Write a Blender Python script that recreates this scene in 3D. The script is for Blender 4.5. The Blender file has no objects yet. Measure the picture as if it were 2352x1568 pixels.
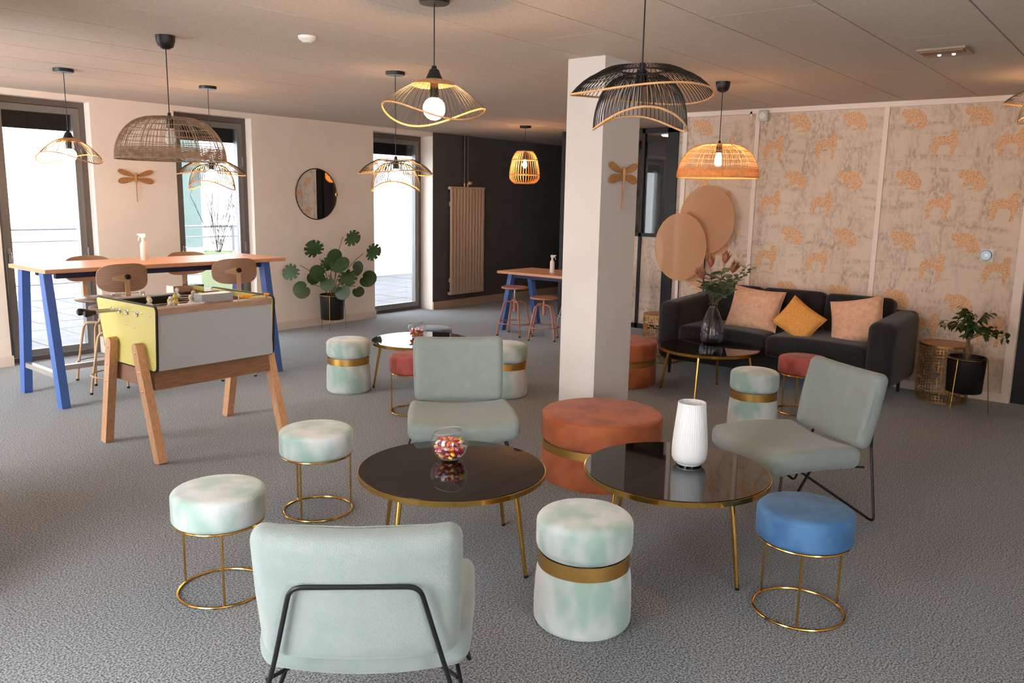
import bpy, bmesh, math, random
from mathutils import Vector, Matrix, noise as mnoise
random.seed(7)
PI = math.pi
SC = bpy.context.scene
COL = SC.collection

# ------------------------------------------------------------------ camera
YAW, PITCH, ROLL, EYE, FPX = 0.8978, 0.1738, 0.0182, 1.6, 1876.2
fwd = Vector((math.sin(YAW) * math.cos(PITCH), math.cos(YAW) * math.cos(PITCH), -math.sin(PITCH)))
rgt = Vector((math.cos(YAW), -math.sin(YAW), 0))
dwn = fwd.cross(rgt)
c_, s_ = math.cos(ROLL), math.sin(ROLL)
r2 = c_ * rgt - s_ * dwn
d2 = s_ * rgt + c_ * dwn
cam = bpy.data.cameras.new('camera')
cam.sensor_width = 36.0
cam.lens = FPX * 36.0 / 2352
cam.clip_start = 0.05
cam.clip_end = 200
camo = bpy.data.objects.new('camera', cam)
COL.objects.link(camo)
camo.matrix_world = Matrix(((r2.x, -d2.x, -fwd.x, 0), (r2.y, -d2.y, -fwd.y, 0), (r2.z, -d2.z, -fwd.z, EYE), (0, 0, 0, 1)))
SC.camera = camo

# ------------------------------------------------------------------ light of the place
SKY_STRENGTH = 14.0
BULB_STRENGTH = 120.0
SC.view_settings.view_transform = 'Standard'
SC.view_settings.look = 'None'
SC.view_settings.gamma = 1.0
SC.view_settings.use_curve_mapping = False
SC.view_settings.exposure = 0.55
W = bpy.data.worlds.new('overcast_sky')
SC.world = W
W.use_nodes = True
bg = W.node_tree.nodes['Background']
bg.inputs['Color'].default_value = (0.93, 0.97, 1.0, 1)
bg.inputs['Strength'].default_value = SKY_STRENGTH
SC.cycles.use_denoising = True
SC.cycles.max_bounces = 10
SC.cycles.diffuse_bounces = 6
SC.cycles.transparent_max_bounces = 16
SC.cycles.caustics_reflective = False
SC.cycles.sample_clamp_indirect = 8.0



# ------------------------------------------------------------------ mesh helpers
def L(r, g=None, b=None):
    if g is None:
        g = b = r
    f = lambda v: (v / 255 / 12.92) if v / 255 <= 0.04045 else ((v / 255 + 0.055) / 1.055) ** 2.4
    return (f(r), f(g), f(b), 1.0)


class MB:
    def __init__(s):
        s.v, s.f = [], []

    def add(s, vs, fs, M=None):
        n = len(s.v)
        for p in vs:
            p = Vector(p)
            s.v.append(M @ p if M is not None else p)
        s.f += [tuple(i + n for i in f) for f in fs]
        return s

    def box(s, cx, cy, cz, sx, sy, sz, M=None):
        a, b, c = sx / 2, sy / 2, sz / 2
        vs = [(cx + i * a, cy + j * b, cz + k * c) for i in (-1, 1) for j in (-1, 1) for k in (-1, 1)]
        return s.add(vs, [(0, 1, 3, 2), (4, 6, 7, 5), (0, 4, 5, 1), (2, 3, 7, 6), (0, 2, 6, 4), (1, 5, 7, 3)], M)

    def bx(s, x0, x1, y0, y1, z0, z1, M=None):
        return s.box((x0 + x1) / 2, (y0 + y1) / 2, (z0 + z1) / 2, x1 - x0, y1 - y0, z1 - z0, M)

    def tube(s, pts, r, n=8, closed=False, M=None):
        pts = [Vector(p) for p in pts]
        N = len(pts)
        rr = r if isinstance(r, (list, tuple)) else [r] * N
        vs, fs = [], []
        up = None
        for i, p in enumerate(pts):
            if closed:
                t = pts[(i + 1) % N] - pts[i - 1]
            else:
                t = pts[min(i + 1, N - 1)] - pts[max(i - 1, 0)]
            t.normalize()
            if up is None:
                up = Vector((0, 0, 1)) if abs(t.z) < 0.9 else Vector((1, 0, 0))
            a = up - t * up.dot(t)
            if a.length < 1e-6:
                a = t.orthogonal()
            a.normalize()
            up = a
            b = t.cross(a)
            for k in range(n):
                w = 2 * PI * k / n
                vs.append(p + (a * math.cos(w) + b * math.sin(w)) * rr[i])
        for i in range(N if closed else N - 1):
            j = (i + 1) % N
            for k in range(n):
                l = (k + 1) % n
                fs.append((i * n + k, i * n + l, j * n + l, j * n + k))
        if not closed:
            fs.append(tuple(range(n - 1, -1, -1)))
            fs.append(tuple((N - 1) * n + k for k in range(n)))
        return s.add(vs, fs, M)

    def lathe(s, prof, n=40, cx=0, cy=0, M=None, ripple=None):
        vs, fs, rows = [], [], []
        for (r, z) in prof:
            if r < 1e-6:
                rows.append([len(vs)])
                vs.append((cx, cy, z))
            else:
                row = []
                for k in range(n):
                    w = 2 * PI * k / n
                    q = r * (ripple(w, z) if ripple else 1)
                    row.append(len(vs))
                    vs.append((cx + q * math.cos(w), cy + q * math.sin(w), z))
                rows.append(row)
        for A, B in zip(rows, rows[1:]):
            if len(A) == 1 and len(B) == 1:
                continue
            for k in range(n):
                l = (k + 1) % n
                if len(A) == 1:
                    fs.append((A[0], B[k], B[l]))
                elif len(B) == 1:
                    fs.append((A[k], B[0], A[l]))
                else:
                    fs.append((A[k], B[k], B[l], A[l]))
        return s.add(vs, fs, M)

    def ring(s, R, r, z=0, n=48, m=8, cx=0, cy=0, M=None):
        return s.tube([(cx + R * math.cos(2 * PI * i / n), cy + R * math.sin(2 * PI * i / n), z) for i in range(n)], r, m, True, M)

    def rbox(s, sx, sy, sz, r, n=5, deform=None, M=None, mid=6):
        h = Vector((sx / 2, sy / 2, sz / 2))

        def axis(hh):
            o = [-hh + r * (1 - math.cos(PI / 2 * i / n)) for i in range(n)] + [-(hh - r) + 2 * (hh - r) * i / mid for i in range(mid + 1)]
            return o + [-q for q in o[:n]][::-1]
        AX = [axis(q) for q in h]
        for ax in range(3):
            u, v = [(1, 2), (2, 0), (0, 1)][ax]
            for sg in (-1, 1):
                vs, fs = [], []
                U, V = AX[u], AX[v]
                for a in U:
                    for b in V:
                        p = Vector((0, 0, 0))
                        p[ax], p[u], p[v] = sg * h[ax], a, b
                        inn = Vector([max(-(h[i] - r), min(h[i] - r, p[i])) for i in range(3)])
                        d = p - inn
                        q = inn + d.normalized() * r if d.length > 1e-9 else p
                        vs.append(deform(q) if deform else q)
                nv = len(V)
                for i in range(len(U) - 1):
                    for j in range(nv - 1):
                        f = (i * nv + j, (i + 1) * nv + j, (i + 1) * nv + j + 1, i * nv + j + 1)
                        fs.append(f if sg > 0 else f[::-1])
                s.add(vs, fs, M)
        return s

    def prism(s, poly, z0, z1, M=None):
        n = len(poly)
        vs = [(x, y, z0) for x, y in poly] + [(x, y, z1) for x, y in poly]
        fs = [tuple(range(n - 1, -1, -1)), tuple(range(n, 2 * n))] + [(i, (i + 1) % n, n + (i + 1) % n, n + i) for i in range(n)]
        return s.add(vs, fs, M)

    def build(s, name, mat, parent=None, smooth=40, loc=None, rot=None):
        bm = bmesh.new()
        bv = [bm.verts.new(p) for p in s.v]
        for f in s.f:
            try:
                bm.faces.new([bv[i] for i in f])
            except ValueError:
                pass
        bmesh.ops.remove_doubles(bm, verts=bm.verts, dist=1e-5)
        bmesh.ops.recalc_face_normals(bm, faces=bm.faces)
        me = bpy.data.meshes.new(name)
        bm.to_mesh(me)
        bm.free()
        if smooth:
            for p in me.polygons:
                p.use_smooth = True
            me.set_sharp_from_angle(angle=math.radians(smooth))
        me.materials.append(mat)
        o = bpy.data.objects.new(name, me)
        COL.objects.link(o)
        if parent is not None:
            o.parent = parent
        if loc is not None:
            o.location = loc
        if rot is not None:
            o.rotation_euler = rot
        return o


def bend(pts, rad, n=6, closed=False):
    """polyline with rounded corners"""
    pts = [Vector(p) for p in pts]
    out = [pts[0]]
    for a, b, c in zip(pts, pts[1:], pts[2:]):
        u, v = (a - b), (c - b)
        d = min(rad, u.length * .45, v.length * .45)
        p, q = b + u.normalized() * d, b + v.normalized() * d
        for i in range(n + 1):
            t = i / n
            out.append(p * (1 - t) ** 2 + b * 2 * t * (1 - t) + q * t * t)
    out.append(pts[-1])
    return out


def empty(name, loc=(0, 0, 0), rz=0.0):
    o = bpy.data.objects.new(name, None)
    o.empty_display_size = .1
    COL.objects.link(o)
    o.location = loc
    o.rotation_euler = (0, 0, rz)
    return o


def tag(o, label, cat, group=None, kind=None):
    o['label'] = label
    o['category'] = cat
    if group:
        o['group'] = group
    if kind:
        o['kind'] = kind
    return o


def thing(name, label, cat, loc=(0, 0, 0), rz=0.0, group=None):
    return tag(empty(name, loc, rz), label, cat, group)


def struct(o):
    o['kind'] = 'structure'
    return o


def stuff(o):
    o['kind'] = 'stuff'
    return o


def dup(root, loc=None, rz=None, label=None, group=None, parent=None):
    c = root.copy()
    COL.objects.link(c)
    if parent is not None:
        c.parent = parent
    if loc is not None:
        c.location = loc
    if rz is not None:
        c.rotation_euler = (0, 0, rz)
    if label:
        c['label'] = label
    if group:
        c['group'] = group
    for ch in KIDS(root):
        dup(ch, parent=c)
    return c


def KIDS(o):
    return [x for x in COL.objects if x.parent == o]


def rotz(a):
    return Matrix.Rotation(a, 4, 'Z')


def frame_M(origin, x, y, z):
    return Matrix(((x[0], y[0], z[0], origin[0]), (x[1], y[1], z[1], origin[1]), (x[2], y[2], z[2], origin[2]), (0, 0, 0, 1)))


# ------------------------------------------------------------------ materials
def mat(name, col, rough=.6, metal=0.0, col2=None, nscale=8.0, stretch=(1, 1, 1), detail=4.0, lo=.35, hi=.65, bump=0.0, bscale=None, sheen=0.0,
        spec=.5, coat=0.0, trans=0.0, ior=1.45, emit=None, estr=0.0, coords='Object', alpha=1.0, sss=0.0):
    m = bpy.data.materials.new(name)
    m.use_nodes = True
    nt = m.node_tree
    P = nt.nodes['Principled BSDF']
    P.inputs['Base Color'].default_value = col
    P.inputs['Roughness'].default_value = rough
    P.inputs['Metallic'].default_value = metal
    P.inputs['Specular IOR Level'].default_value = spec
    P.inputs['IOR'].default_value = ior
    P.inputs['Coat Weight'].default_value = coat
    P.inputs['Transmission Weight'].default_value = trans
    P.inputs['Sheen Weight'].default_value = sheen
    P.inputs['Alpha'].default_value = alpha
    if sheen:
        P.inputs['Sheen Roughness'].default_value = .45
    if emit:
        P.inputs['Emission Color'].default_value = emit
        P.inputs['Emission Strength'].default_value = estr
    if col2 is not None or bump:
        tc = nt.nodes.new('ShaderNodeTexCoord')
        mp = nt.nodes.new('ShaderNodeMapping')
        mp.inputs['Scale'].default_value = stretch
        nt.links.new(tc.outputs[coords], mp.inputs['Vector'])
        if col2 is not None:
            nz = nt.nodes.new('ShaderNodeTexNoise')
            nz.inputs['Scale'].default_value = nscale
            nz.inputs['Detail'].default_value = detail
            nt.links.new(mp.outputs[0], nz.inputs['Vector'])
            cr = nt.nodes.new('ShaderNodeValToRGB')
            cr.color_ramp.elements[0].position = lo
            cr.color_ramp.elements[0].color = col
            cr.color_ramp.elements[1].position = hi
            cr.color_ramp.elements[1].color = col2
            nt.links.new(nz.outputs['Fac'], cr.inputs['Fac'])
            nt.links.new(cr.outputs['Color'], P.inputs['Base Color'])
        if bump:
            n2 = nt.nodes.new('ShaderNodeTexNoise')
            n2.inputs['Scale'].default_value = bscale or nscale
            n2.inputs['Detail'].default_value = 3
            nt.links.new(mp.outputs[0], n2.inputs['Vector'])
            bp = nt.nodes.new('ShaderNodeBump')
            bp.inputs['Strength'].default_value = bump
            bp.inputs['Distance'].default_value = .01
            nt.links.new(n2.outputs['Fac'], bp.inputs['Height'])
            nt.links.new(bp.outputs['Normal'], P.inputs['Normal'])
    return m


def glass_pane(name, tint=(1, 1, 1, 1), ior=1.5):
    m = bpy.data.materials.new(name)
    m.use_nodes = True
    nt = m.node_tree
    nt.nodes.clear()
    out = nt.nodes.new('ShaderNodeOutputMaterial')
    tr = nt.nodes.new('ShaderNodeBsdfTransparent')
    tr.inputs['Color'].default_value = tint
    gl = nt.nodes.new('ShaderNodeBsdfGlossy')
    gl.inputs['Roughness'].default_value = .0
    fr = nt.nodes.new('ShaderNodeFresnel')
    ge = nt.nodes.new('ShaderNodeNewGeometry')      # same reflectance from either side of the sheet
    mr = nt.nodes.new('ShaderNodeMapRange')
    mr.inputs['To Min'].default_value = ior
    mr.inputs['To Max'].default_value = 1 / ior
    nt.links.new(ge.outputs['Backfacing'], mr.inputs['Value'])
    nt.links.new(mr.outputs[0], fr.inputs['IOR'])
    mx = nt.nodes.new('ShaderNodeMixShader')
    nt.links.new(fr.outputs[0], mx.inputs[0])
    nt.links.new(tr.outputs[0], mx.inputs[1])
    nt.links.new(gl.outputs[0], mx.inputs[2])
    nt.links.new(mx.outputs[0], out.inputs['Surface'])
    return m


M = {}
M['carpet'] = mat('carpet', L(70, 73, 76), .95, col2=L(155, 159, 164), nscale=140, detail=2, lo=.40, hi=.60, bump=.12, bscale=260, spec=.1, sheen=.25)
M['ceiling'] = mat('ceiling_panel', L(206, 192, 180), .9, col2=L(196, 181, 168), nscale=70, bump=.08, bscale=120, spec=.2)
M['ceiling_gap'] = mat('ceiling_gap', L(92, 80, 70), .9)
M['wall'] = mat('white_wall_paint', L(245, 233, 221), .85, col2=L(241, 228, 215), nscale=3, bump=.05, bscale=60, spec=.2)
M['pillar'] = mat('pillar_paint', L(212, 204, 198), .8, col2=L(207, 198, 191), nscale=3, bump=.04, bscale=60, spec=.2)
M['darkwall'] = mat('anthracite_paint', L(94, 94, 97), .6, col2=L(88, 88, 91), nscale=4, bump=.05, bscale=60)
M['blackwall'] = mat('black_paint', L(30, 30, 34), .6, col2=L(26, 26, 30), nscale=4)
M['base_white'] = mat('baseboard_white', L(228, 214, 202), .6)
M['base_tan'] = mat('baseboard_tan', L(196, 172, 148), .6)
M['trim'] = mat('trim_cream', L(232, 214, 200), .55)
M['winframe'] = mat('window_aluminium', L(104, 94, 90), .45, .2)
M['sash'] = mat('sash_grey', L(128, 126, 126), .4, .3)
M['shutter'] = mat('shutter_slats', L(70, 70, 72), .5)
M['pane'] = glass_pane('window_glass', (.93, .94, .95, 1))
M['dimpane'] = glass_pane('dimming_window_glass', (.64, .65, .66, 1))  # grey tint put in to dim the daylight seen through the panes
M['mint'] = mat('mint_velvet', L(148, 174, 162), .8, col2=L(196, 200, 198), nscale=7, stretch=(1, 1, .6), detail=2, lo=.40, hi=.60, bump=.15, bscale=140, sheen=.6)
M['fabric'] = mat('mint_grey_fabric', L(130, 140, 135), .9, col2=L(137, 144, 140), nscale=14, bump=.25, bscale=260, sheen=.3)
M['rust'] = mat('rust_velvet', L(150, 74, 38), .7, col2=L(174, 94, 56), nscale=5, detail=2, lo=.4, hi=.6, bump=.12, bscale=140, sheen=.12)
M['blue'] = mat('blue_velvet', L(50, 94, 138), .7, col2=L(72, 116, 158), nscale=8, detail=2, lo=.4, hi=.62, bump=.15, bscale=140, sheen=.12)
M['petrol'] = mat('petrol_velvet', L(44, 66, 88), .7, col2=L(84, 120, 150), nscale=5, detail=2, bump=.1, bscale=140, sheen=.5)
M['red'] = mat('red_velvet', L(132, 52, 46), .7, col2=L(170, 80, 72), nscale=8, detail=2, lo=.4, hi=.62, bump=.15, bscale=140, sheen=.12)
M['gold'] = mat('brass', L(222, 176, 92), .16, 1.0)
M['goldb'] = mat('brushed_brass_band', L(216, 170, 96), .33, 1.0)
M['goldd'] = mat('antique_gold', L(186, 134, 80), .38, .9)
M['black'] = mat('black_metal', L(28, 28, 30), .4, .3)
M['bplast'] = mat('black_plastic', L(20, 20, 22), .45)
M['bglass'] = mat('black_mirror_glass', L(16, 16, 17), .03, ior=1.62, spec=.6)
M['beech'] = mat('beech_top', L(222, 168, 132), .38, col2=L(206, 148, 112), nscale=9, stretch=(1, 12, 12), bump=.03)
M['ply'] = mat('plywood_back', L(170, 138, 115), .45, col2=L(154, 121, 98), nscale=10, stretch=(1, 1, 14))
M['oak'] = mat('oak_leg', L(206, 158, 118), .5, col2=L(186, 136, 98), nscale=9, stretch=(14, 14, 1))
M['oakd'] = mat('oak_apron', L(146, 104, 74), .5, col2=L(126, 86, 60), nscale=9, stretch=(1, 14, 14))
M['yellow'] = mat('yellow_laminate', L(206, 192, 108), .4)
M['greyp'] = mat('light_grey_laminate', L(168, 168, 168), .45)
M['blackedge'] = mat('black_edge', L(24, 24, 26), .4)
M['bluepaint'] = mat('blue_painted_steel', L(74, 108, 176), .42)
M['beige'] = mat('beige_metal', L(206, 172, 134), .42, .1)
M['pinkm'] = mat('dusty_pink_metal', L(176, 118, 98), .45, .1)
M['steel'] = mat('chrome', L(200, 200, 202), .18, 1.0)
M['alu'] = mat('foot_rail', L(190, 184, 178), .35, .5)
M['cane'] = mat('natural_cane', L(214, 162, 108), .55, col2=L(196, 140, 88), nscale=40)
M['rattan'] = mat('grey_rattan', L(176, 146, 120), .6, col2=L(140, 112, 90), nscale=40)
M['bcane'] = mat('black_cane', L(30, 27, 26), .5)
M['bulb'] = mat('lit_bulb', (1, .75, .5, 1), .3, emit=(1.0, .56, .23, 1), estr=BULB_STRENGTH)
M['bulbc'] = mat('lit_filament_bulb', (1, .75, .5, 1), .3, emit=(1.0, .54, .21, 1), estr=BULB_STRENGTH * 1.6)
M['bulbdim'] = mat('dim_lit_bulb', (1, .75, .5, 1), .3, emit=(1.0, .56, .23, 1), estr=BULB_STRENGTH * .45)
M['bulboff'] = mat('opal_bulb', L(230, 228, 224), .2)
M['sofa'] = mat('charcoal_felt', L(42, 42, 45), .95, col2=L(34, 34, 37), nscale=60, bump=.2, bscale=220, sheen=.2, spec=.2)
M['peach'] = mat('peach_velvet_cushion', L(222, 176, 146), .85, col2=L(204, 158, 130), nscale=26, stretch=(1, 1, 1), bump=.4, bscale=40, sheen=.3)
M['mustard'] = mat('mustard_knit', L(236, 172, 92), .9, col2=L(216, 148, 72), nscale=90, bump=.9, bscale=110)
M['leaf'] = mat('monstera_leaf', L(36, 58, 32), .4, col2=L(52, 78, 42), nscale=9)
M['fleaf'] = mat('ficus_leaf', L(34, 62, 28), .4, col2=L(58, 82, 34), nscale=9)
M['stem'] = mat('plant_stem', L(104, 92, 56), .6)
M['bark'] = mat('bark', L(128, 100, 76), .8, col2=L(104, 80, 60), nscale=30)
M['soil'] = mat('soil', L(48, 38, 30), .95, col2=L(34, 26, 20), nscale=60, bump=.5)
M['pot'] = mat('black_pot', L(24, 24, 26), .35)
M['ceramic'] = mat('white_ceramic', L(226, 226, 226), .4)
M['clear'] = glass_pane('clear_glass', (.93, .94, .95, 1), 1.75)
M['smoke'] = glass_pane('bluish_glass', (.60, .64, .74, 1), 1.9)
M['mirror'] = mat('mirror_silver', L(225, 225, 225), .01, 1.0)
M['wicker'] = mat('wicker_dragonfly', L(190, 136, 84), .6, col2=L(160, 108, 62), nscale=60)
M['radiator'] = mat('radiator_enamel', L(214, 188, 164), .4)
M['white'] = mat('white_plastic', L(226, 222, 216), .4)
M['cream'] = mat('cream_plastic', L(238, 226, 208), .4)
M['dial'] = mat('dial_black', L(14, 14, 16), .12)
M['led'] = mat('led', (1, 1, 1, 1), .3, emit=(.9, .93, 1, 1), estr=14)
M['terrace'] = mat('terrace_paver', L(96, 96, 99), .8, col2=L(82, 82, 85), nscale=4)
M['joint'] = mat('terrace_joint', L(58, 58, 60), .9)
M['render'] = mat('white_render', L(240, 240, 238), .9)
M['tealglass'] = mat('facade_glass', L(72, 86, 83), .15)
M['galv'] = mat('galvanised_rail', L(120, 122, 128), .5, .3)
M['lime'] = mat('pale_green_planter', L(146, 160, 126), .5)
M['twig'] = mat('bare_twig', L(62, 58, 52), .8)
M['corr'] = mat('corridor_grey', L(104, 104, 106), .7)
M['protea'] = mat('protea_pink', L(176, 92, 92), .6, col2=L(150, 120, 80), nscale=12)
M['euca'] = mat('eucalyptus', L(116, 134, 102), .6, col2=L(88, 108, 80), nscale=12)


def mk_paper(name, base, c2):
    """wallpaper: grey-brown jungle print over a cream ground"""
    m = mat(name, base, .85, spec=.2)
    nt = m.node_tree
    P = nt.nodes['Principled BSDF']
    tc = nt.nodes.new('ShaderNodeTexCoord')

    def noise(scale, stretch, lo, hi, det=5.0):
        mp = nt.nodes.new('ShaderNodeMapping')
        mp.inputs['Scale'].default_value = stretch
        nt.links.new(tc.outputs['Object'], mp.inputs['Vector'])
        n = nt.nodes.new('ShaderNodeTexNoise')
        n.inputs['Scale'].default_value = scale
        n.inputs['Detail'].default_value = det
        nt.links.new(mp.outputs[0], n.inputs['Vector'])
        r = nt.nodes.new('ShaderNodeMapRange')
        r.inputs['From Min'].default_value = lo
        r.inputs['From Max'].default_value = hi
        nt.links.new(n.outputs['Fac'], r.inputs['Value'])
        return r.outputs[0]
    a = noise(5, (1, 2.0, .6), .44, .66)
    b = noise(6, (1, .5, 2.6), .5, .66)
    c = noise(30, (1, 1.6, .8), .36, .62)
    mx = nt.nodes.new('ShaderNodeMath')
    mx.operation = 'MAXIMUM'
    nt.links.new(a, mx.inputs[0])
    nt.links.new(b, mx.inputs[1])
    ml = nt.nodes.new('ShaderNodeMath')
    ml.operation = 'MULTIPLY'
    nt.links.new(mx.outputs[0], ml.inputs[0])
    nt.links.new(c, ml.inputs[1])
    mc = nt.nodes.new('ShaderNodeMix')
    mc.data_type = 'RGBA'
    mc.inputs[6].default_value = base
    mc.inputs[7].default_value = c2
    nt.links.new(ml.outputs[0], mc.inputs[0])
    nt.links.new(mc.outputs[2], P.inputs['Base Color'])
    return m


M['paper'] = mk_paper('jungle_wallpaper', L(218, 197, 178), L(178, 155, 138))


def mk_spots():
    m = mat('leopard_print', L(214, 156, 108), .85, spec=.2)
    nt = m.node_tree
    P = nt.nodes['Principled BSDF']
    tc = nt.nodes.new('ShaderNodeTexCoord')
    vo = nt.nodes.new('ShaderNodeTexVoronoi')
    vo.inputs['Scale'].default_value = 80
    nt.links.new(tc.outputs['Object'], vo.inputs['Vector'])
    cr = nt.nodes.new('ShaderNodeValToRGB')
    cr.color_ramp.elements[0].position = .28
    cr.color_ramp.elements[0].color = L(190, 140, 102)
    cr.color_ramp.elements[1].position = .42
    cr.color_ramp.elements[1].color = L(222, 178, 140)
    nt.links.new(vo.outputs['Distance'], cr.inputs['Fac'])
    nt.links.new(cr.outputs[0], P.inputs['Base Color'])
    return m


M['leopard'] = mk_spots()


def mk_disc():
    m = bpy.data.materials.new('woven_paper_disc')
    m.use_nodes = True
    nt = m.node_tree
    P = nt.nodes['Principled BSDF']
    P.inputs['Base Color'].default_value = L(228, 180, 138)
    P.inputs['Roughness'].default_value = .8
    tr = nt.nodes.new('ShaderNodeBsdfTransparent')
    tl = nt.nodes.new('ShaderNodeBsdfTranslucent')
    tl.inputs['Color'].default_value = L(228, 180, 138)
    a = nt.nodes.new('ShaderNodeMixShader')
    a.inputs[0].default_value = .25
    b = nt.nodes.new('ShaderNodeMixShader')
    b.inputs[0].default_value = .42
    out = nt.nodes['Material Output']
    nt.links.new(P.outputs[0], a.inputs[1])
    nt.links.new(tl.outputs[0], a.inputs[2])
    nt.links.new(a.outputs[0], b.inputs[1])
    nt.links.new(tr.outputs[0], b.inputs[2])
    nt.links.new(b.outputs[0], out.inputs['Surface'])
    return m


M['disc'] = mk_disc()

# ------------------------------------------------------------------ the setting
ZC, YA, XB, XP = 2.475, 8.15, 7.72, 9.05
XL, YN = -1.0, -3.0
WT = .32
struct(MB().bx(XL - .3, 12.2, YN - .3, YA + WT, -.12, 0).build('floor', M['carpet'], smooth=0))
ceil = struct(MB().bx(XL - .3, 12.2, YN - .3, YA + WT, ZC + .022, ZC + .15).build('ceiling', M['ceiling_gap'], smooth=0))
# panels laid in strips; the rows beyond the view are joined
PW, PL = .5465, 2.19
pan = MB().box(0, 0, 0, PL - .004, PW - .007, .02).build('panel', M['ceiling'], ceil, smooth=0)
first = True
far_p = MB()
for j in range(-8, 19):
    y = 1.3495 + PW * (j - .5)
    if y - PW / 2 < YN - .2 or y + PW / 2 > YA + .02:
        if not (y - PW / 2 < YA < y + PW / 2):
            continue
    y0, y1 = y - PW / 2 + .0035, min(y + PW / 2 - .0035, YA)
    for i in range(-3, 8):
        x = i * PL + (.55 if j % 2 else 1.6)
        x0, x1 = max(XL, x - PL / 2 + .002), min(12.2, x + PL / 2 - .002)
        if x1 - x0 < .1:
            continue
        ang = math.degrees(math.atan2(x, y))
        seen = x > .9 and y > .2 and 10 < ang < 92
        full = abs((x1 - x0) - (PL - .004)) < .01 and abs((y1 - y0) - (PW - .007)) < .01
        if not seen:
            far_p.bx(x0, x1, y0, y1, ZC, ZC + .02)
        elif first and full:
            pan.location = (x, y, ZC + .01)
            first = False
        elif full:
            c = pan.copy()
            COL.objects.link(c)
            c.parent = ceil
            c.location = (x, y, ZC + .01)
        else:
            MB().bx(x0, x1, y0, y1, ZC, ZC + .02).build('panel', M['ceiling'], ceil, smooth=0)
stuff(far_p.build('panels_out_of_view', M['ceiling'], ceil, smooth=0))

WIN = [(2.88, 3.73), (4.577, 5.49), (7.288, 8.38)]
ZW = 2.42
wa = MB()
xs = [XL - .3] + [q for w in WIN for q in w]
for a, b in zip(xs[0::2], xs[1::2]):
    wa.bx(a, b, YA, YA + WT, 0, ZC)
for a, b in WIN:
    wa.bx(a, b, YA, YA + WT, ZW, ZC)
wa.bx(8.38, 8.382, YA + .001, YA + WT, 0, ZC)
struct(wa.build('wall_back', M['wall'], smooth=0))
struct(MB().bx(8.384, 12.2, YA, YA + WT, 0, ZC).build('wall_alcove', M['darkwall'], smooth=0))
struct(MB().bx(12.0, 12.2, YN, YA, 0, ZC).build('wall_far_right', M['darkwall'], smooth=0))
# left wall with two tall windows, rear wall behind the camera
LW = [(1.3, 2.85), (5.7, 7.7)]
wl = MB()
ys = [YN - .3, LW[0][0], LW[0][1], LW[1][0], LW[1][1], YA + WT]
for a, b in zip(ys[0::2], ys[1::2]):
    wl.bx(XL - .3, XL, a, b, 0, ZC)
for a, b in LW:
    wl.bx(XL - .3, XL, a, b, ZW, ZC)
struct(wl.build('wall_left', M['wall'], smooth=0))
struct(MB().bx(XL, .75, 3.3, 5.4, 0, ZC).build('wall_left_light_block', M['wall'], smooth=0))  # unseen block added to keep window light off the left carpet
FWA, FWB = -.75, .55
wf_ = MB().bx(XL, FWA, YN - .3, YN, 0, ZC).bx(FWB, 12.2, YN - .3, YN, 0, ZC).bx(FWA, FWB, YN - .3, YN, ZW, ZC)
struct(wf_.build('wall_front', M['wall'], smooth=0))

# baseboards
bb = MB()
xs2 = [XL] + [q for w in WIN for q in w][:-1]
for a, b in zip(xs2[0::2], xs2[1::2]):
    bb.bx(a, b + .012, YA - .014, YA, 0, .09)
    bb.bx(a, b + .012, YA - .010, YA, .09, .096)
struct(bb.build('baseboard_back', M['base_white'], smooth=0))
struct(MB().bx(8.384, 12.0, YA - .016, YA - .001, 0, .11).build('baseboard_alcove', M['base_tan'], smooth=0))


def window(n, x0, x1, yf, handle=True):
    """tall tilt-and-turn door-window; yf = inner face of its frame"""
    w = struct(empty('window_%d' % n, (x0, yf, 0)))
    W_, H_ = x1 - x0, ZW
    t = .055
    f = MB()
    f.bx(0, t, 0, .08, 0, H_).bx(W_ - t, W_, 0, .08, 0, H_).bx(t, W_ - t, 0, .08, H_ - t, H_).bx(t, W_ - t, 0, .08, 0, t * .8)
    f.build('window_frame', M['winframe'], w, smooth=0)
    s = MB()
    a, b, q = t + .006, W_ - t - .006, .06
    for z0, z1, x_0, x_1 in ((.05, H_ - t - .006, a, a + q), (.05, H_ - t - .006, b - q, b), (.05, .05 + q, a + q, b - q), (H_ - t - .006 - q, H_ - t - .006, a + q, b - q)):
        s.bx(x_0, x_1, -.012, .06, z0, z1)
    s.bx(b - q + .012, b - q + .02, -.016, -.012, .12, H_ - .14)
    s.build('sash', M['sash'], w, smooth=0)
    MB().bx(a + q - .005, b - q + .005, .022, .03, .05 + q - .005, H_ - t - q).build('pane', M['dimpane'], w, smooth=0)
    for k in range(6):
        MB().lathe([(0, -W_ / 2 + .06), (.018, -W_ / 2 + .06), (.018, W_ / 2 - .06), (0, W_ / 2 - .06)], 10).build('shutter_slat', M['shutter'], w, loc=(W_ / 2, .12, H_ - .055 - .037 * k), rot=(0, PI / 2, 0))
    MB().bx(.02, W_ - .02, .10, .102, H_ - .27, H_ - .04).build('shutter_curtain', M['shutter'], w, smooth=0)
    if handle:
        h = MB().box(a + q / 2, -.018, 1.0, .026, .012, .13)
        h.tube(bend([(a + q / 2, -.02, 1.02), (a + q / 2, -.055, 1.02), (a + q / 2 + .0, -.055, .9)], .015), .009)
        h.build('handle', M['steel'], w)
    for z in (.35, 1.0, 1.95):
        MB().lathe([(0, -.05), (.009, -.05), (.009, .05), (0, .05)], 10).build('hinge', M['sash'], w, loc=(W_ - t - .002, -.012, z))
    return w


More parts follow.
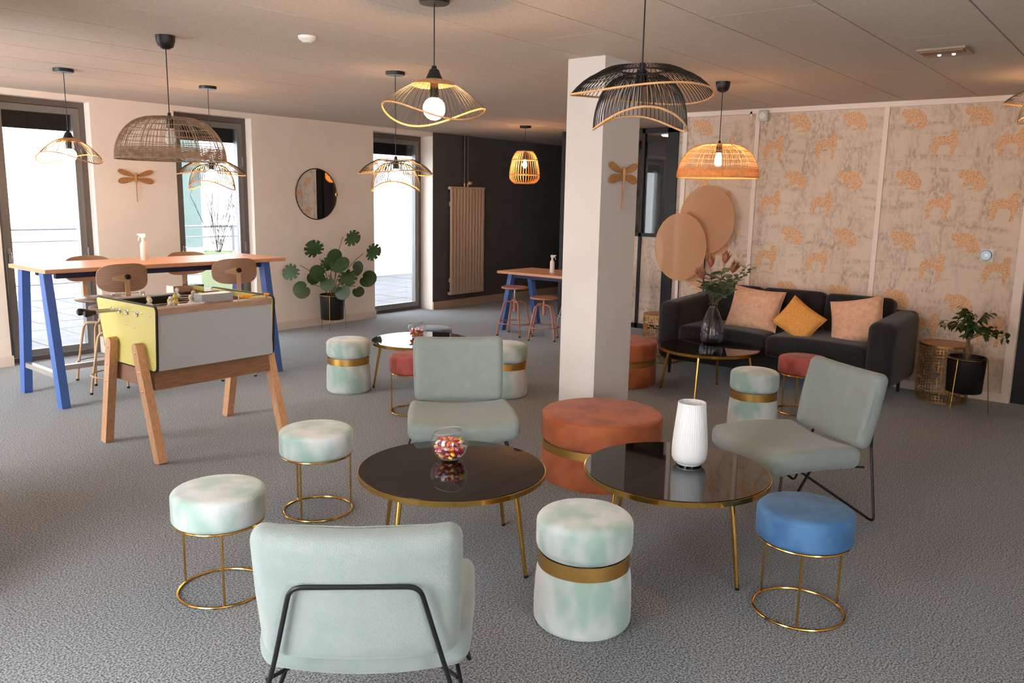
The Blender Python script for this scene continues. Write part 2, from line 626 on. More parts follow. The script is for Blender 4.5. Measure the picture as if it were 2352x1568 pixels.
for n, ((a, b), yf) in enumerate(zip(WIN, (8.26, 8.265, 8.385)), 1):
    window(n, a, b, yf)
for a, b in LW:
    fr = struct(empty('window_%d' % (4 + LW.index((a, b))), (XL - .2, a, 0)))
    MB().bx(0, .08, 0, .06, 0, ZW).bx(0, .08, b - a - .06, b - a, 0, ZW).bx(0, .08, .06, b - a - .06, ZW - .06, ZW).bx(0, .08, .06, b - a - .06, 0, .06).build('window_frame', M['winframe'], fr, smooth=0)
    MB().bx(.03, .038, .05, b - a - .05, .05, ZW - .05).build('pane', M['pane'], fr, smooth=0)

fr = struct(empty('window_6', (FWA, YN - .2, 0)))  # added opening behind the camera, lets in frontal fill light
MB().bx(0, .06, 0, .08, 0, ZW).bx(FWB - FWA - .06, FWB - FWA, 0, .08, 0, ZW).bx(.06, FWB - FWA - .06, 0, .08, ZW - .06, ZW).bx(.06, FWB - FWA - .06, 0, .08, 0, .06).build('window_frame', M['winframe'], fr, smooth=0)
MB().bx(.05, FWB - FWA - .05, .03, .038, .05, ZW - .05).build('pane', M['pane'], fr, smooth=0)

# pillar
PX0, PX1, PY0, PY1 = 4.446, 4.893, 2.849, 3.127
pil = struct(MB().bx(PX0, PX1, PY0, PY1, 0, ZC).build('pillar', M['pillar'], smooth=0))

# wallpapered right wall: three panels, trims between
SIT = [(0, .72), (.03, .9), (.1, .98), (.2, .97), (.28, .92), (.42, .97), (.58, .95), (.72, .88), (.85, .74), (.95, .55), (1, .35), (.98, .15), (.9, .05), (.75, .02), (.6, .06), (.45, .03),
       (.38, .1), (.5, .14), (.62, .16), (.58, .28), (.45, .33), (.38, .3), (.3, .22), (.22, .2), (.15, .28), (.2, .38), (.24, .5), (.12, .58), (.03, .62)]
STAND = [(0, .3), (.04, .52), (.1, .68), (.22, .76), (.4, .78), (.58, .74), (.68, .8), (.72, .93), (.78, 1), (.92, .98), (.98, .85), (.95, .72), (.98, .55), (.97, .4), (.88, .3), (.86, .1), (.84, 0),
         (.7, 0), (.72, .12), (.74, .3), (.7, .42), (.55, .45), (.4, .46), (.32, .42), (.25, .3), (.2, .1), (.16, .02), (.05, .02), (.06, .15)]


def leopards(x, ya, yb, za, zb, oy=0.0):
    m = MB()
    k = 0
    for j in range(-2, 6):
        for i in range(-3, 12):
            for P, w, h, dy, dz in ((SIT, .215, .175, 0, 0), (STAND, .205, .235, .235, -.215)):
                cy = 1.337 + .487 * i + dy + oy
                cz = 1.812 + .514 * j + dz
                if cy - w / 2 < ya + .01 or cy + w / 2 > yb - .01 or cz - h / 2 < za + .01 or cz + h / 2 > zb - .01:
                    continue
                pts = [(x, cy + w / 2 - u * w, cz - h / 2 + v * h) for u, v in P]
                m.add(pts, [tuple(range(len(pts)))])
                k += 1
    return m


wr = struct(empty('wall_right', (0, 0, 0)))
MB().bx(XB + .012, XB + .25, .88, 3.975, 0, ZC).build('partition_core', M['trim'], wr, smooth=0)
edges = [.95, 2.03, 3.19, 3.93]
for a, b in zip(edges, edges[1:]):
    p = MB().bx(XB, XB + .012, a, b, .075, ZC - .05).build('wallpaper_panel', M['paper'], wr, smooth=0)
    stuff(leopards(XB - .0007, a, b, .075, ZC - .05).build('leopard_print', M['leopard'], p, smooth=0))
for y in (2.047, 3.202):
    MB().bx(XB - .014, XB + .004, y - .02, y + .02, .06, ZC - .04).build('joint_trim', M['trim'], wr, smooth=0)
MB().bx(XB - .016, XB + .004, .885, .95, 0, ZC - .04).build('end_trim', M['trim'], wr, smooth=0)
MB().bx(XB - .016, XB + .25, 3.93, 3.978, 0, ZC - .04).build('end_trim', M['trim'], wr, smooth=0)
MB().bx(XB - .02, XB + .004, .88, 3.978, ZC - .045, ZC).build('top_trim', M['trim'], wr, smooth=0)
MB().bx(XB - .016, XB + .004, .95, 3.93, 0, .075).build('bottom_trim', M['trim'], wr, smooth=0)
struct(MB().bx(XB + .03, XB + .15, YN, .882, 0, ZC).build('wall_dark_right', M['blackwall'], smooth=0))

# glazed partition with wallpapered lower panel
gp = struct(empty('wall_glazed_partition', (0, 0, 0)))
fm = MB()
Y0, Y1 = 3.6, 6.37
for y, hw in ((6.35, .02), (5.19, .02), (4.79, .07), (3.62, .02)):
    fm.bx(XP - .02, XP + .03, y - hw, y + hw, 0, 2.46)
for z0, z1 in ((0, .06), (1.155, 1.2), (2.41, 2.46)):
    fm.bx(XP - .02, XP + .03, Y0 if z0 != 1.155 else 4.79, Y1, z0, z1)
fm.build('frame', M['black'], gp, smooth=0)
for a, b, zt in ((5.21, 6.33, 1.155), (4.86, 5.17, 1.155), (3.64, 4.72, 2.41)):
    p = MB().bx(XP, XP + .012, a, b, .06, zt).build('wallpaper_panel', M['paper'], gp, smooth=0)
    stuff(leopards(XP - .0007, a, b, .06, zt, .2).build('leopard_print', M['leopard'], p, smooth=0))
    if zt < 2:
        MB().bx(XP + .002, XP + .01, a, b, 1.2, 2.41).build('pane', M['pane'], gp, smooth=0)
# corridor behind the glass
struct(MB().bx(XP + .03, 11.99, 3.45, 3.6, 0, ZC).build('wall_corridor_end', M['corr'], smooth=0))
struct(MB().bx(11.2, 11.35, 3.6, 6.36, 0, ZC).build('wall_corridor', M['corr'], smooth=0))
struct(MB().bx(XP + .03, 11.99, 6.37, 6.45, 0, ZC).build('wall_corridor_side', M['blackwall'], smooth=0))
dfr = struct(empty('door_1', (11.18, 5.15, 0)))
MB().bx(-.03, .02, -.5, -.42, 0, 2.12).bx(-.03, .02, .42, .5, 0, 2.12).bx(-.03, .02, -.5, .5, 2.12, 2.22).build('door_frame', M['blackwall'], dfr, smooth=0)
MB().bx(-.012, .012, -.42, .42, .01, 2.12).build('door_leaf', M['corr'], dfr, smooth=0)
MB().tube(bend([(-.012, .34, 1.02), (-.055, .34, 1.02), (-.055, .24, 1.02)], .015), .009).build('handle', M['steel'], dfr)
dl = thing('ceiling_light', 'round lit ceiling lamp in the corridor behind the black framed glass', 'ceiling light', (10.0, 5.35, ZC))
MB().lathe([(0, -.03), (.10, -.03), (.115, -.018), (.115, 0), (0, 0)], 28).build('diffuser', mat('lit_panel', (1, 1, 1, 1), .4, emit=(1, .86, .7, 1), estr=9), dl)
MB().ring(.118, .008, -.008, 28, 6).build('rim', M['white'], dl)

# ------------------------------------------------------------------ terrace outside
ter = struct(MB().bx(-6, 16, YA + WT, 13.35, -.16, -.05).build('terrace_floor', M['joint'], smooth=0))
PV = .56
pv = None
for j in range(9):
    for i in range(26):
        x, y = 1.6 + PV * i, YA + WT + .29 + PV * j
        if not (1.2 + .34 * y - 2.3 < x < 1.15 * y + .2 and y < 13.1):
            continue
        if pv is None:
            pv = MB().box(0, 0, 0, PV - .012, PV - .012, .03).build('paver', M['terrace'], ter, smooth=0)
            pv.location = (x, y, -.035)
        else:
            c = pv.copy()
            COL.objects.link(c)
            c.parent = ter
            c.location = (x, y, -.035 + random.uniform(-.002, .002))
struct(MB().bx(-6, 22, 13.25, 13.5, -.16, .07).build('trim_terrace_kerb', M['render'], smooth=0))
rl = thing('terrace_railing', 'galvanised railing along the terrace edge outside the left windows', 'railing', (0, 13.1, 0))
for z, r in ((1.02, .022), (.84, .014), (.5, .014), (.2, .014)):
    MB().tube([(2, 0, z), (14.5, 0, z)], r, 8).build('rail', M['galv'], rl)
for x in (2.3, 4.2, 6.1, 8.36, 10.2, 12.1, 14.0):
    MB().bx(x - .025, x + .025, -.02, .02, -.02, 1.02).build('post', M['galv'], rl, smooth=0)
bl = thing('white_building', 'overexposed white building with tall teal windows beyond the terrace', 'building', (0, 19, -3))
MB().bx(6.5, 26, 0, 5, 0, 12).build('facade', M['render'], bl, smooth=0)
for x in (10.75, 15.2):
    wf = MB().bx(x - .55, x + .55, -.03, .02, 3.2, 7.1).build('window_surround', M['galv'], bl, smooth=0)
    MB().bx(x - .5, x - .02, -.05, -.03, 3.25, 7.05).build('window_pane', M['tealglass'], wf, smooth=0)
    MB().bx(x + .02, x + .5, -.05, -.03, 3.25, 7.05).build('window_pane', M['tealglass'], wf, smooth=0)
b2 = thing('low_building', 'low pale building with grey roof band seen through the leftmost window', 'building', (0, 24, -3))
MB().bx(-8, 6.2, 0, 5, 0, 4.05).build('facade', M['render'], b2, smooth=0)
MB().bx(-8.1, 6.3, -.1, 5, 4.05, 4.35).build('roof_band', M['galv'], b2, smooth=0)
struct(MB().bx(9.6, 18, 12.6, 12.8, -.1, 5).build('wall_terrace', M['render'], smooth=0))
pl = thing('green_planter', 'pale green square planter with a bare twiggy tree on the terrace', 'planter', (6.0, 9.75, -.02), .1)
MB().lathe([(0, 0), (.23, 0), (.30, .86), (.27, .86), (.26, .78), (0, .78)], 4).build('planter_box', M['lime'], pl, smooth=20)
tw = MB()
for k in range(16):
    a, b = random.uniform(0, 2 * PI), random.uniform(.08, .38)
    p0 = Vector((0, 0, .78))
    pts = [p0]
    d = Vector((math.cos(a) * b, math.sin(a) * b, 1)).normalized()
    for s in range(5):
        pts.append(pts[-1] + d * .17 + Vector((random.uniform(-.03, .03), random.uniform(-.03, .03), 0)))
        e = pts[-1]
        for q in range(2):
            tw.tube([e, e + Vector((random.uniform(-.1, .1), random.uniform(-.1, .1), random.uniform(.05, .16)))], .002, 4)
    tw.tube(pts, .004, 5)
stuff(tw.build('bare_twigs', M['twig'], pl))
gm = MB()
for k in range(40):
    a = random.uniform(0, 2 * PI)
    r = random.uniform(0, .17)
    gm.tube([(r * math.cos(a), r * math.sin(a), .78), (r * math.cos(a) * 1.4, r * math.sin(a) * 1.4, .78 + random.uniform(.05, .14))], [.006, .001], 4)
stuff(gm.build('grass_tuft', M['lime'], pl))

# ------------------------------------------------------------------ low round stools
def cushion_profile(r, z0, z1, rb, rt, n=7):
    p = [(0, z0)]
    p += [(r - rb + rb * math.sin(PI / 2 * i / n), z0 + rb * (1 - math.cos(PI / 2 * i / n))) for i in range(n + 1)]
    p += [(r - rt * (1 - math.cos(PI / 2 * i / n)), z1 - rt * .75 + rt * .75 * math.sin(PI / 2 * i / n)) for i in range(n + 1)]
    p += [(r * .5, z1 + .006), (0, z1 + .009)]
    return p


def wire_stool(name, key, label, x, y, legs):
    t = thing(name, label, 'stool', (x, y, 0), 0, 'round velvet stools on brass wire bases')
    s = MB().lathe(cushion_profile(.184, .307, .437, .02, .034), 56).build('seat', M[key], t)
    MB().ring(.1815, .0022, .408, 56, 6).build('piping', M[key], s)
    MB().tube([(.1845 * math.cos(legs[0] + .5), .1845 * math.sin(legs[0] + .5), z) for z in (.325, .36, .4)], .0014, 6).build('seam', M[key], s)
    MB().ring(.172, .005, .303, 56, 8).build('top_ring', M['gold'], t)
    MB().ring(.1735, .0055, .0056, 64, 8).build('floor_ring', M['gold'], t)
    for a in legs:
        MB().tube([(.173 * math.cos(a), .173 * math.sin(a), z) for z in (.008, .302)], .0048, 8).build('leg', M['gold'], t)
    return t


def ang_px(*d):
    return [math.radians(q) for q in d]


wire_stool('velvet_stool', 'mint', 'mint velvet stool on brass wire base, nearest to the lounge chair seen from behind', 1.715, 2.86, ang_px(115, -120, -5))
wire_stool('velvet_stool', 'mint', 'mint velvet stool on brass wire base between the football table and candy bowl table', 2.512, 3.262, ang_px(88, -155, -25))
wire_stool('velvet_stool', 'blue', 'bright blue velvet stool on brass wire base', 3.10, .985, ang_px(76, -162, -40))
wire_stool('velvet_stool', 'red', 'brick red velvet stool half behind the middle lounge chair back', 4.232, 4.306, ang_px(150, 36, -84))
wire_stool('velvet_stool', 'red', 'brick red velvet stool in front of the charcoal sofa', 6.25, 2.10, ang_px(150, 30, -90))


def pouf(label, x, y, r=.178, key='mint', sz=1.0):
    t = thing('banded_pouf', label, 'pouf', (x, y, 0), random.uniform(0, 6), 'velvet poufs with a brass band')
    t.scale = (1, 1, sz)
    s = MB().lathe(cushion_profile(r, .285, .437, .04, .05), 56).build('top_cushion', M[key], t)
    MB().ring(r * .985, .002, .402, 56, 6).build('piping', M[key], s)
    n = 6
    b = [(0, 0)] + [(r * 1.02 - .03 + .03 * math.sin(PI / 2 * i / n), .03 * (1 - math.cos(PI / 2 * i / n))) for i in range(n + 1)]
    b += [(r * 1.02, .09), (r * 1.0, .18), (r * .98, .215), (r * .93, .238), (0, .242)]
    MB().lathe(b, 56).build('body', M[key], t)
    MB().lathe([(r * .955 - .004, .235), (r * .955, .235), (r * .955, .29), (r * .955 - .004, .29)], 64).build('brass_band', M['goldb'], t)
    return t


pouf('mint velvet pouf with brass band standing between the two black coffee tables', 2.471, 1.601, .183)
pouf('mint velvet pouf with brass band left of the far candy bowl table', 4.339, 5.184)
pouf('mint velvet pouf with brass band half behind the middle lounge chair', 5.10, 4.13)
pouf('dark petrol blue velvet pouf with brass band behind the far candy bowl table', 5.40, 5.245, .178, 'petrol', .93)
pouf('mint velvet pouf with brass band in front of the vase table, beside the sofa stool', 5.50, 2.18, .168)


def ottoman(name, key, label, x, y, r, h, band=True):
    t = thing(name, label, 'ottoman', (x, y, 0), random.uniform(0, 6), None)
    s = MB().lathe(cushion_profile(r, .222, h, .03, .03), 72).build('top_cushion', M[key], t)
    MB().ring(r * .993, .002, h - .024, 72, 6).build('piping', M[key], s)
    MB().lathe([(0, 0), (r * .97, 0), (r, .02), (r, .16), (r * .985, .178), (0, .178)], 72).build('body', M[key], t)
    MB().lathe([(r * .972, .17), (r * .978, .17), (r * .978, .226), (r * .972, .226)], 80).build('brass_band', M['goldb'], t)
    return t


ottoman('large_ottoman', 'rust', 'wide rust orange velvet ottoman with brass band in front of the pillar', 3.953, 2.468, .352, .385)
ottoman('large_ottoman', 'rust', 'wide rust brown velvet ottoman with brass band partly hidden by the pillar', 6.182, 3.731, .352, .38)

# ------------------------------------------------------------------ black glass coffee tables


def coffee_table(label, x, y, r, h, rz):
    t = thing('coffee_table', label, 'coffee table', (x, y, 0), rz, 'round black glass coffee tables on brass legs')
    MB().lathe([(0, h - .010), (r - .004, h - .010), (r - .004, h), (0, h)], 96).build('glass_top', M['bglass'], t, smooth=30)
    MB().lathe([(r - .02, h - .026), (r, h - .026), (r + .001, h - .004), (r - .003, h - .003), (r - .004, h - .011), (r - .02, h - .011)], 96).build('brass_rim', M['gold'], t, smooth=30)
    for k in range(4):
        a = PI / 2 * k
        p0, p1 = Vector((r * .82 * math.cos(a), r * .82 * math.sin(a), h - .02)), Vector((r * .97 * math.cos(a), r * .97 * math.sin(a), .006))
        g = MB().tube([p0, p1], [.0125, .0085], 10).build('leg', M['gold'], t)
        MB().tube([p1 + Vector((0, 0, -.006)), p1 + Vector((0, 0, .006))], .009, 10).build('foot_cap', M['bplast'], g)
    return t


coffee_table('round black glass coffee table holding the candy bowl near the mint stools', 2.578, 2.383, .417, .41, math.radians(4))
coffee_table('round black glass coffee table holding the white ribbed vase', 3.235, 1.617, .414, .41, math.radians(-20))
coffee_table('round black glass coffee table holding the far candy bowl near the windows', 4.876, 4.874, .42, .40, math.radians(-35))
coffee_table('round black glass coffee table holding the flower vase before the sofa', 6.302, 2.912, .408, .40, math.radians(12))

# ------------------------------------------------------------------ lounge chairs


def lounge_chair(label, x, y, head):
    # local x = forward, local y = left of the sitter
    t = thing('lounge_chair', label, 'chair', (x, y, 0), head, 'mint grey lounge chairs on black rod legs')
    wb, hb, tilt, zb, yb, tb = .548, .392, .208, .378, -.268, .095
    ws, ls, zt, zq = .622, .52, .395, .278

    def dseat(p):
        u, v = p.x / (ls / 2), p.y / (ws / 2)
        k = (zt + zq) / 2
        z = p.z + .030 * v * v - .010
        z += -.018 * max(0, u) ** 2 - .012 * max(0, -u) ** 2
        return Vector((p.x + .012 * (1 - v * v) * u, p.y * (1 - .05 * max(0, -u)), z + k))
    s = MB().rbox(ls, ws, zt - zq, .046, 6, dseat, mid=10).build('seat_pad', M['fabric'], t, smooth=60)

    ct, st = math.cos(tilt), math.sin(tilt)

    def on_back(d, w, v):  # d depth behind front face, w sideways, v up the pad
        return Vector((yb - st * v - d * ct, w, zb + ct * v - d * st))

    def dback(p):
        # p.x depth (front = +), p.y sideways, p.z height
        u, v = p.y / (wb / 2), p.z / (hb / 2)
        bow = .030 * u * u
        zz = p.z + .006 * u * u * max(0, v)
        yy = p.y * (1 - .03 * max(0, -v) + .0 * v)
        return on_back(tb / 2 - p.x - bow, yy, zz + hb / 2)
    b = MB().rbox(tb, wb, hb, .042, 6, dback, mid=10).build('back_pad', M['fabric'], t, smooth=60)
    # piping round both faces of the back
    for d in (.018,):
        loop = []
        for i in range(64):
            a = 2 * PI * i / 64
            e = 5.5
            cu, su = math.cos(a), math.sin(a)
            u = math.copysign(abs(cu) ** (2 / e), cu)
            v = math.copysign(abs(su) ** (2 / e), su)
            loop.append(dback(Vector((tb / 2 - d, u * (wb / 2 - .0045), v * (hb / 2 - .0045)))))
        MB().tube(loop, .0022, 6, True).build('piping', M['fabric'], b)
    R = .0068
    tops = []
    for w in (-1, 1):
        tops.append([Vector((.07, w * .22, .287)), Vector((-.335, w * .325, .008)), on_back(tb - .012, w * .222, .02) + Vector((-.012, 0, 0)), on_back(tb + .004, w * .165, .262)])
    path = bend(tops[0] + tops[1][::-1], .034, 7)
    MB().tube(path, R, 8).build('back_frame', M['black'], t)
    for w in (-1, 1):
        pts = bend([(.0, w * .235, .287), (.235, w * .30, .008), (.17, w * .235, .283)], .03, 7)
        MB().tube(pts, R, 8).build('front_leg', M['black'], t)
    u = MB()
    for xx in (-.17, .15):
        u.tube([(xx, -.245, .285), (xx, 0, .268), (xx, .245, .285)], .0075, 8)
    for w in (-1, 1):
        u.tube([(-.21, w * .2, .276), (.19, w * .2, .276)], .0075, 8)
        u.tube([(-.21, w * .2, .276), (-.30, w * .262, .283)], .006, 8)
    u.build('seat_frame', M['black'], t)
    return t


lounge_chair('mint grey lounge chair seen from behind, its black rod back frame showing', 1.592, 1.796, .726)
lounge_chair('mint grey lounge chair facing the camera behind the candy bowl', 3.393, 3.064, -2.336)
lounge_chair('mint grey lounge chair turned sideways, by the blue stool', 4.144, 1.461, 2.547)

# ------------------------------------------------------------------ candy bowls


def bowl(label, x, y, z, r, rz):
    t = thing('glass_bowl', label, 'bowl', (x, y, z), rz)
    n, prof = 18, []
    zc = r * .86
    t0 = math.asin(.55)
    m = MB()
    N = 48
    rows = []
    for i in range(n + 1):
        row = []
        for k in range(N):
            w = 2 * PI * k / N
            top = 2.32 + .16 * math.cos(w)      # slanted cut rim
            th = t0 + (top - t0) * i / n
            row.append((r * math.sin(th) * math.cos(w), r * math.sin(th) * math.sin(w), zc - r * math.cos(th) + .002))
        rows.append(row)
    vs = [p for row in rows for p in row]
    fs = [(i * N + k, i * N + (k + 1) % N, (i + 1) * N + (k + 1) % N, (i + 1) * N + k) for i in range(n) for k in range(N)]
    fs.append(tuple(range(N - 1, -1, -1)))
    m.add(vs, fs)
    m.build('glass_wall', M['clear'], t, smooth=50)
    MB().tube([rows[-1][k] for k in range(N)], .0016, 6, True).build('rim', mat('rim_glass', L(220, 225, 228), .05, trans=.6), t)
    return t, zc


CC = [('red', L(190, 40, 50)), ('pink', L(236, 140, 150)), ('orange', L(244, 130, 50)), ('yellow', L(238, 196, 84)), ('white', L(236, 226, 216)), ('green', L(150, 180, 80)), ('purple', L(132, 60, 92))]
CM = {n: mat('candy_' + n, c, .28, coat=.4) for n, c in CC}
CW = (3, 4, 3, 2.2, 2.6, 1.2, 1.0)


def candies(x, y, z, r, zc, top, s, where, grp):
    protos = {}
    pos = []
    tries = 0
    rnd = random.Random(int(x * 1000))
    d = s * .84
    zz = z + s * .62
    while zz < z + top:
        step = 0
        while step < 130:
            step += 1
            a, q = rnd.uniform(0, 2 * PI), math.sqrt(rnd.random())
            h = zz - (z + zc)
            R = math.sqrt(max(0, r * r - h * h)) - s * .72
            if R <= 0:
                continue
            p = Vector((x + R * q * math.cos(a), y + R * q * math.sin(a), zz + rnd.uniform(-.1, .1) * s))
            if all((p - o).length > d for o in pos):
                pos.append(p)
        zz += s * .5
    for p in pos:
        n = rnd.choices([c[0] for c in CC], CW)[0]
        if n not in protos:
            m = MB().rbox(s * .95, s * .66, s * .56, s * .22, 2, mid=1)
            for w in (-1, 1):
                m.lathe([(.0, 0), (s * .26, s * .16)], 6, M=Matrix.Translation((w * s * .44, 0, 0)) @ Matrix.Rotation(w * PI / 2, 4, 'Y'))
            o = m.build('candy', CM[n], smooth=50)
            tag(o, '%s wrapped candy %s' % (n, where), 'candy', grp + ', ' + n)
            protos[n] = o
        else:
            o = protos[n].copy()
            COL.objects.link(o)
        o.location = p
        o.rotation_euler = (rnd.uniform(-.5, .5), rnd.uniform(-.5, .5), rnd.uniform(0, 6.28))


_, zc = bowl('slant-rimmed clear glass bowl of candies on the nearer black table', 2.655, 2.475, .41, .086, -YAW)
candies(2.655, 2.475, .413, .083, zc, .092, .0225, 'in the bowl on the nearer black table', 'candies in the near bowl')
_, zc = bowl('slant-rimmed clear glass bowl of candies on the far black table', 4.93, 4.98, .40, .082, -YAW)
candies(4.93, 4.98, .403, .079, zc, .06, .027, 'in the far glass bowl', 'candies in the far bowl')

# white ribbed vase
t = thing('white_vase', 'white ribbed ceramic vase on the nearer right black table', 'vase', (3.33, 1.603, .41))
rib = lambda w, z: 1 + (.012 * math.cos(w * 46) * min(1, max(0, (z - .085) / .02)))
prof = [(0, .0), (.05, 0), (.056, .006), (.056, .012), (.07, .02), (.078, .035), (.0805, .055), (.0805, .08), (.079, .1), (.075, .15), (.070, .2), (.0655, .25), (.0625, .288), (.0625, .294), (.058, .294), (.058, .285),
        (.060, .25), (.064, .2), (.069, .15), (.0735, .06), (.06, .03), (0, .026)]
MB().lathe(prof, 184, ripple=rib).build('vase_body', M['ceramic'], t, smooth=60)
MB().lathe([(.04, -.0), (.057, 0), (.057, .007), (.04, .007)], 40).build('foot_ring', M['dial'], t)

# ------------------------------------------------------------------ glass vase with flowers
vx, vy, vz = 6.53, 3.00, .40
t = thing('glass_vase', 'tall bluish ribbed glass bottle vase on the black table before the sofa', 'vase', (vx, vy, vz))
prof = [(0, .004), (.07, .002), (.092, .012), (.102, .04), (.103, .08), (.095, .14), (.078, .2), (.056, .26), (.036, .3), (.028, .318), (.034, .328), (.04, .334)]
MB().lathe(prof, 72, ripple=lambda w, z: 1 + .012 * math.cos(w * 18)).build('vase_body', M['smoke'], t, smooth=60)
MB().ring(.039, .003, .334, 36, 6).build('lip', M['smoke'], t)
MB().lathe([(0, .006), (.09, .014), (.098, .045), (.098, .085), (0, .086)], 36).build('water', M['clear'], t)


def leaf_mesh(l, w, fold=.12, curl=.15, n=6):
    """simple pointed leaf with a folded midrib, base at the origin, along +x"""
    vs, fs = [], []
    for i in range(n + 1):
        u = i / n
        ww = w * math.sin(PI * u ** .8) * (1 - .15 * u) + .0006
        z = -curl * l * u * u
        vs += [(l * u, -ww / 2, z + fold * ww), (l * u, 0, z), (l * u, ww / 2, z + fold * ww)]
    for i in range(n):
        a = i * 3
        fs += [(a, a + 3, a + 4, a + 1), (a + 1, a + 4, a + 5, a + 2)]
    return vs, fs


USED = set()


def place_leaf(src, name, parent, p, d, roll=0.0, s=1.0):
    d = Vector(d).normalized()
    up = Vector((0, 0, 1))
    y = up.cross(d)
    if y.length < 1e-3:
        y = Vector((0, 1, 0))
    y.normalize()
    z = d.cross(y)
    R = Matrix((d, y, z)).transposed().to_4x4() @ Matrix.Rotation(roll, 4, 'X')
    o = src.copy() if src.name in USED else src
    if o is not src:
        COL.objects.link(o)
    USED.add(src.name)
    o.parent = parent
    o.matrix_local = Matrix.Translation(p) @ R @ Matrix.Scale(s, 4)
    return o


rnd = random.Random(3)
neck = Vector((vx, vy, vz + .335))
rv = Vector((math.cos(YAW), -math.sin(YAW), 0))     # sideways along the room's diagonal
bv = Vector((math.sin(YAW), math.cos(YAW), 0))
lf_e = MB().add(*leaf_mesh(.075, .056, .05, .1)).build('leaf', M['euca'], smooth=60)
lf_p = MB().add(*leaf_mesh(.105, .046, .3, -.25)).build('petal', M['protea'], smooth=60)


def flower_stem(name, label, kind, tipx, tipz, tipb, grp):
    t = thing(name, label, 'flower', neck - Vector((0, 0, .30)), 0, grp)
    base = Vector((0, 0, 0)) - rv * (tipx * .10)
    nk = Vector((0, 0, .30)) + rv * max(-.016, min(.016, tipx * .1)) + bv * max(-.016, min(.016, tipb * .1))
    tip = Vector((0, 0, .30 + tipz)) + rv * tipx + bv * tipb
    mid = nk.lerp(tip, .5) + Vector((0, 0, .03))
    pts = [base, base.lerp(nk, .6), nk] + [nk * (1 - u) ** 2 + mid * 2 * u * (1 - u) + tip * u * u for u in (.2, .4, .6, .8, 1)]
    MB().tube(pts, [.0028] * 7 + [.0016], 6).build('stalk', M['stem'], t)
    top = pts[3:]
    d = (top[-1] - top[-2]).normalized()
    n = 15
    for i in range(n):
        u = .1 + .9 * i / n
        q = u * (len(top) - 1)
        p = top[int(q)].lerp(top[min(int(q) + 1, len(top) - 1)], q - int(q))
        a = i * 2.4 + tipx * 9
        dd = Vector((math.cos(a), math.sin(a), .45))
        if kind == 'protea' and u > .72:
            continue
        place_leaf(lf_e, 'leaf', t, p, dd, rnd.uniform(-.5, .5), (1.2 if kind == 'protea' else (1.1 - .6 * u)))
    if kind == 'protea':
        for i in range(11):
            a = i * 2 * PI / 5.5
            up = 1.2 if i < 6 else 3
            place_leaf(lf_p, 'petal', t, tip - d * .01, Vector((math.cos(a), math.sin(a), 0)) + d * up, 0, 1.0 if i < 6 else 1.15)
    return t


FG = 'flower stems in the glass vase'
flower_stem('protea_stem', 'pink green protea with the highest bloom in the glass vase', 'protea', .08, .35, .0, FG)
flower_stem('protea_stem', 'pink green protea leaning left beside the cane disc pole, in the glass vase', 'protea', -.03, .31, .06, FG)
flower_stem('protea_stem', 'small pink protea leaning furthest left in the glass vase', 'protea', -.12, .22, -.03, FG)
flower_stem('protea_stem', 'brown red protea low in the middle of the glass vase bunch', 'protea', .16, .27, .03, FG)
flower_stem('eucalyptus_stem', 'eucalyptus branch arching furthest right from the glass vase', 'euca', .34, .32, .03, FG)
flower_stem('eucalyptus_stem', 'eucalyptus branch rising right from the glass vase with dark tip', 'euca', .27, .35, -.05, FG)
flower_stem('eucalyptus_stem', 'short eucalyptus branch drooping right over the vase neck', 'euca', .18, .13, -.04, FG)
flower_stem('eucalyptus_stem', 'short round leaved eucalyptus branch at the left of the vase neck', 'euca', -.02, .16, -.05, FG)

# ------------------------------------------------------------------ pendant lamps


def canopy(t, x0, kind):
    z = ZC - t.location.z
    if kind == 'disc':
        MB().lathe([(0, z - .024), (.066, z - .024), (.07, z - .018), (.07, z), (0, z)], 36).build('ceiling_rose', M['bplast'], t)
        return z - .02
    MB().lathe([(0, z - .075), (.02, z - .074), (.042, z - .06), (.052, z - .03), (.054, z), (0, z)], 32).build('ceiling_rose', M['bplast'], t)
    return z - .07


def bulb_globe(t, z, r, m):
    b = MB()
    n = 14
    b.lathe([(0, z - r)] + [(r * math.sin(PI * i / n), z - r * math.cos(PI * i / n)) for i in range(1, n)] + [(0, z + r)], 28)
    return b.build('bulb', m, t)


def bulb_pear(t, z, m):
    pr = [(0, -.055), (.014, -.052), (.024, -.04), (.029, -.022), (.028, -.004), (.022, .016), (.015, .034), (.013, .048), (0, .048)]
    return MB().lathe([(r, z + q) for r, q in pr], 20).build('bulb', m, t)


def curve_ribs(fn, angs, v0, v1, n, r, seg=4):
    m = MB()
    for a in angs:
        m.tube([fn(a, v0 + (v1 - v0) * i / n) for i in range(n + 1)], r, seg)
    return m


LG = 'pendant lamps'


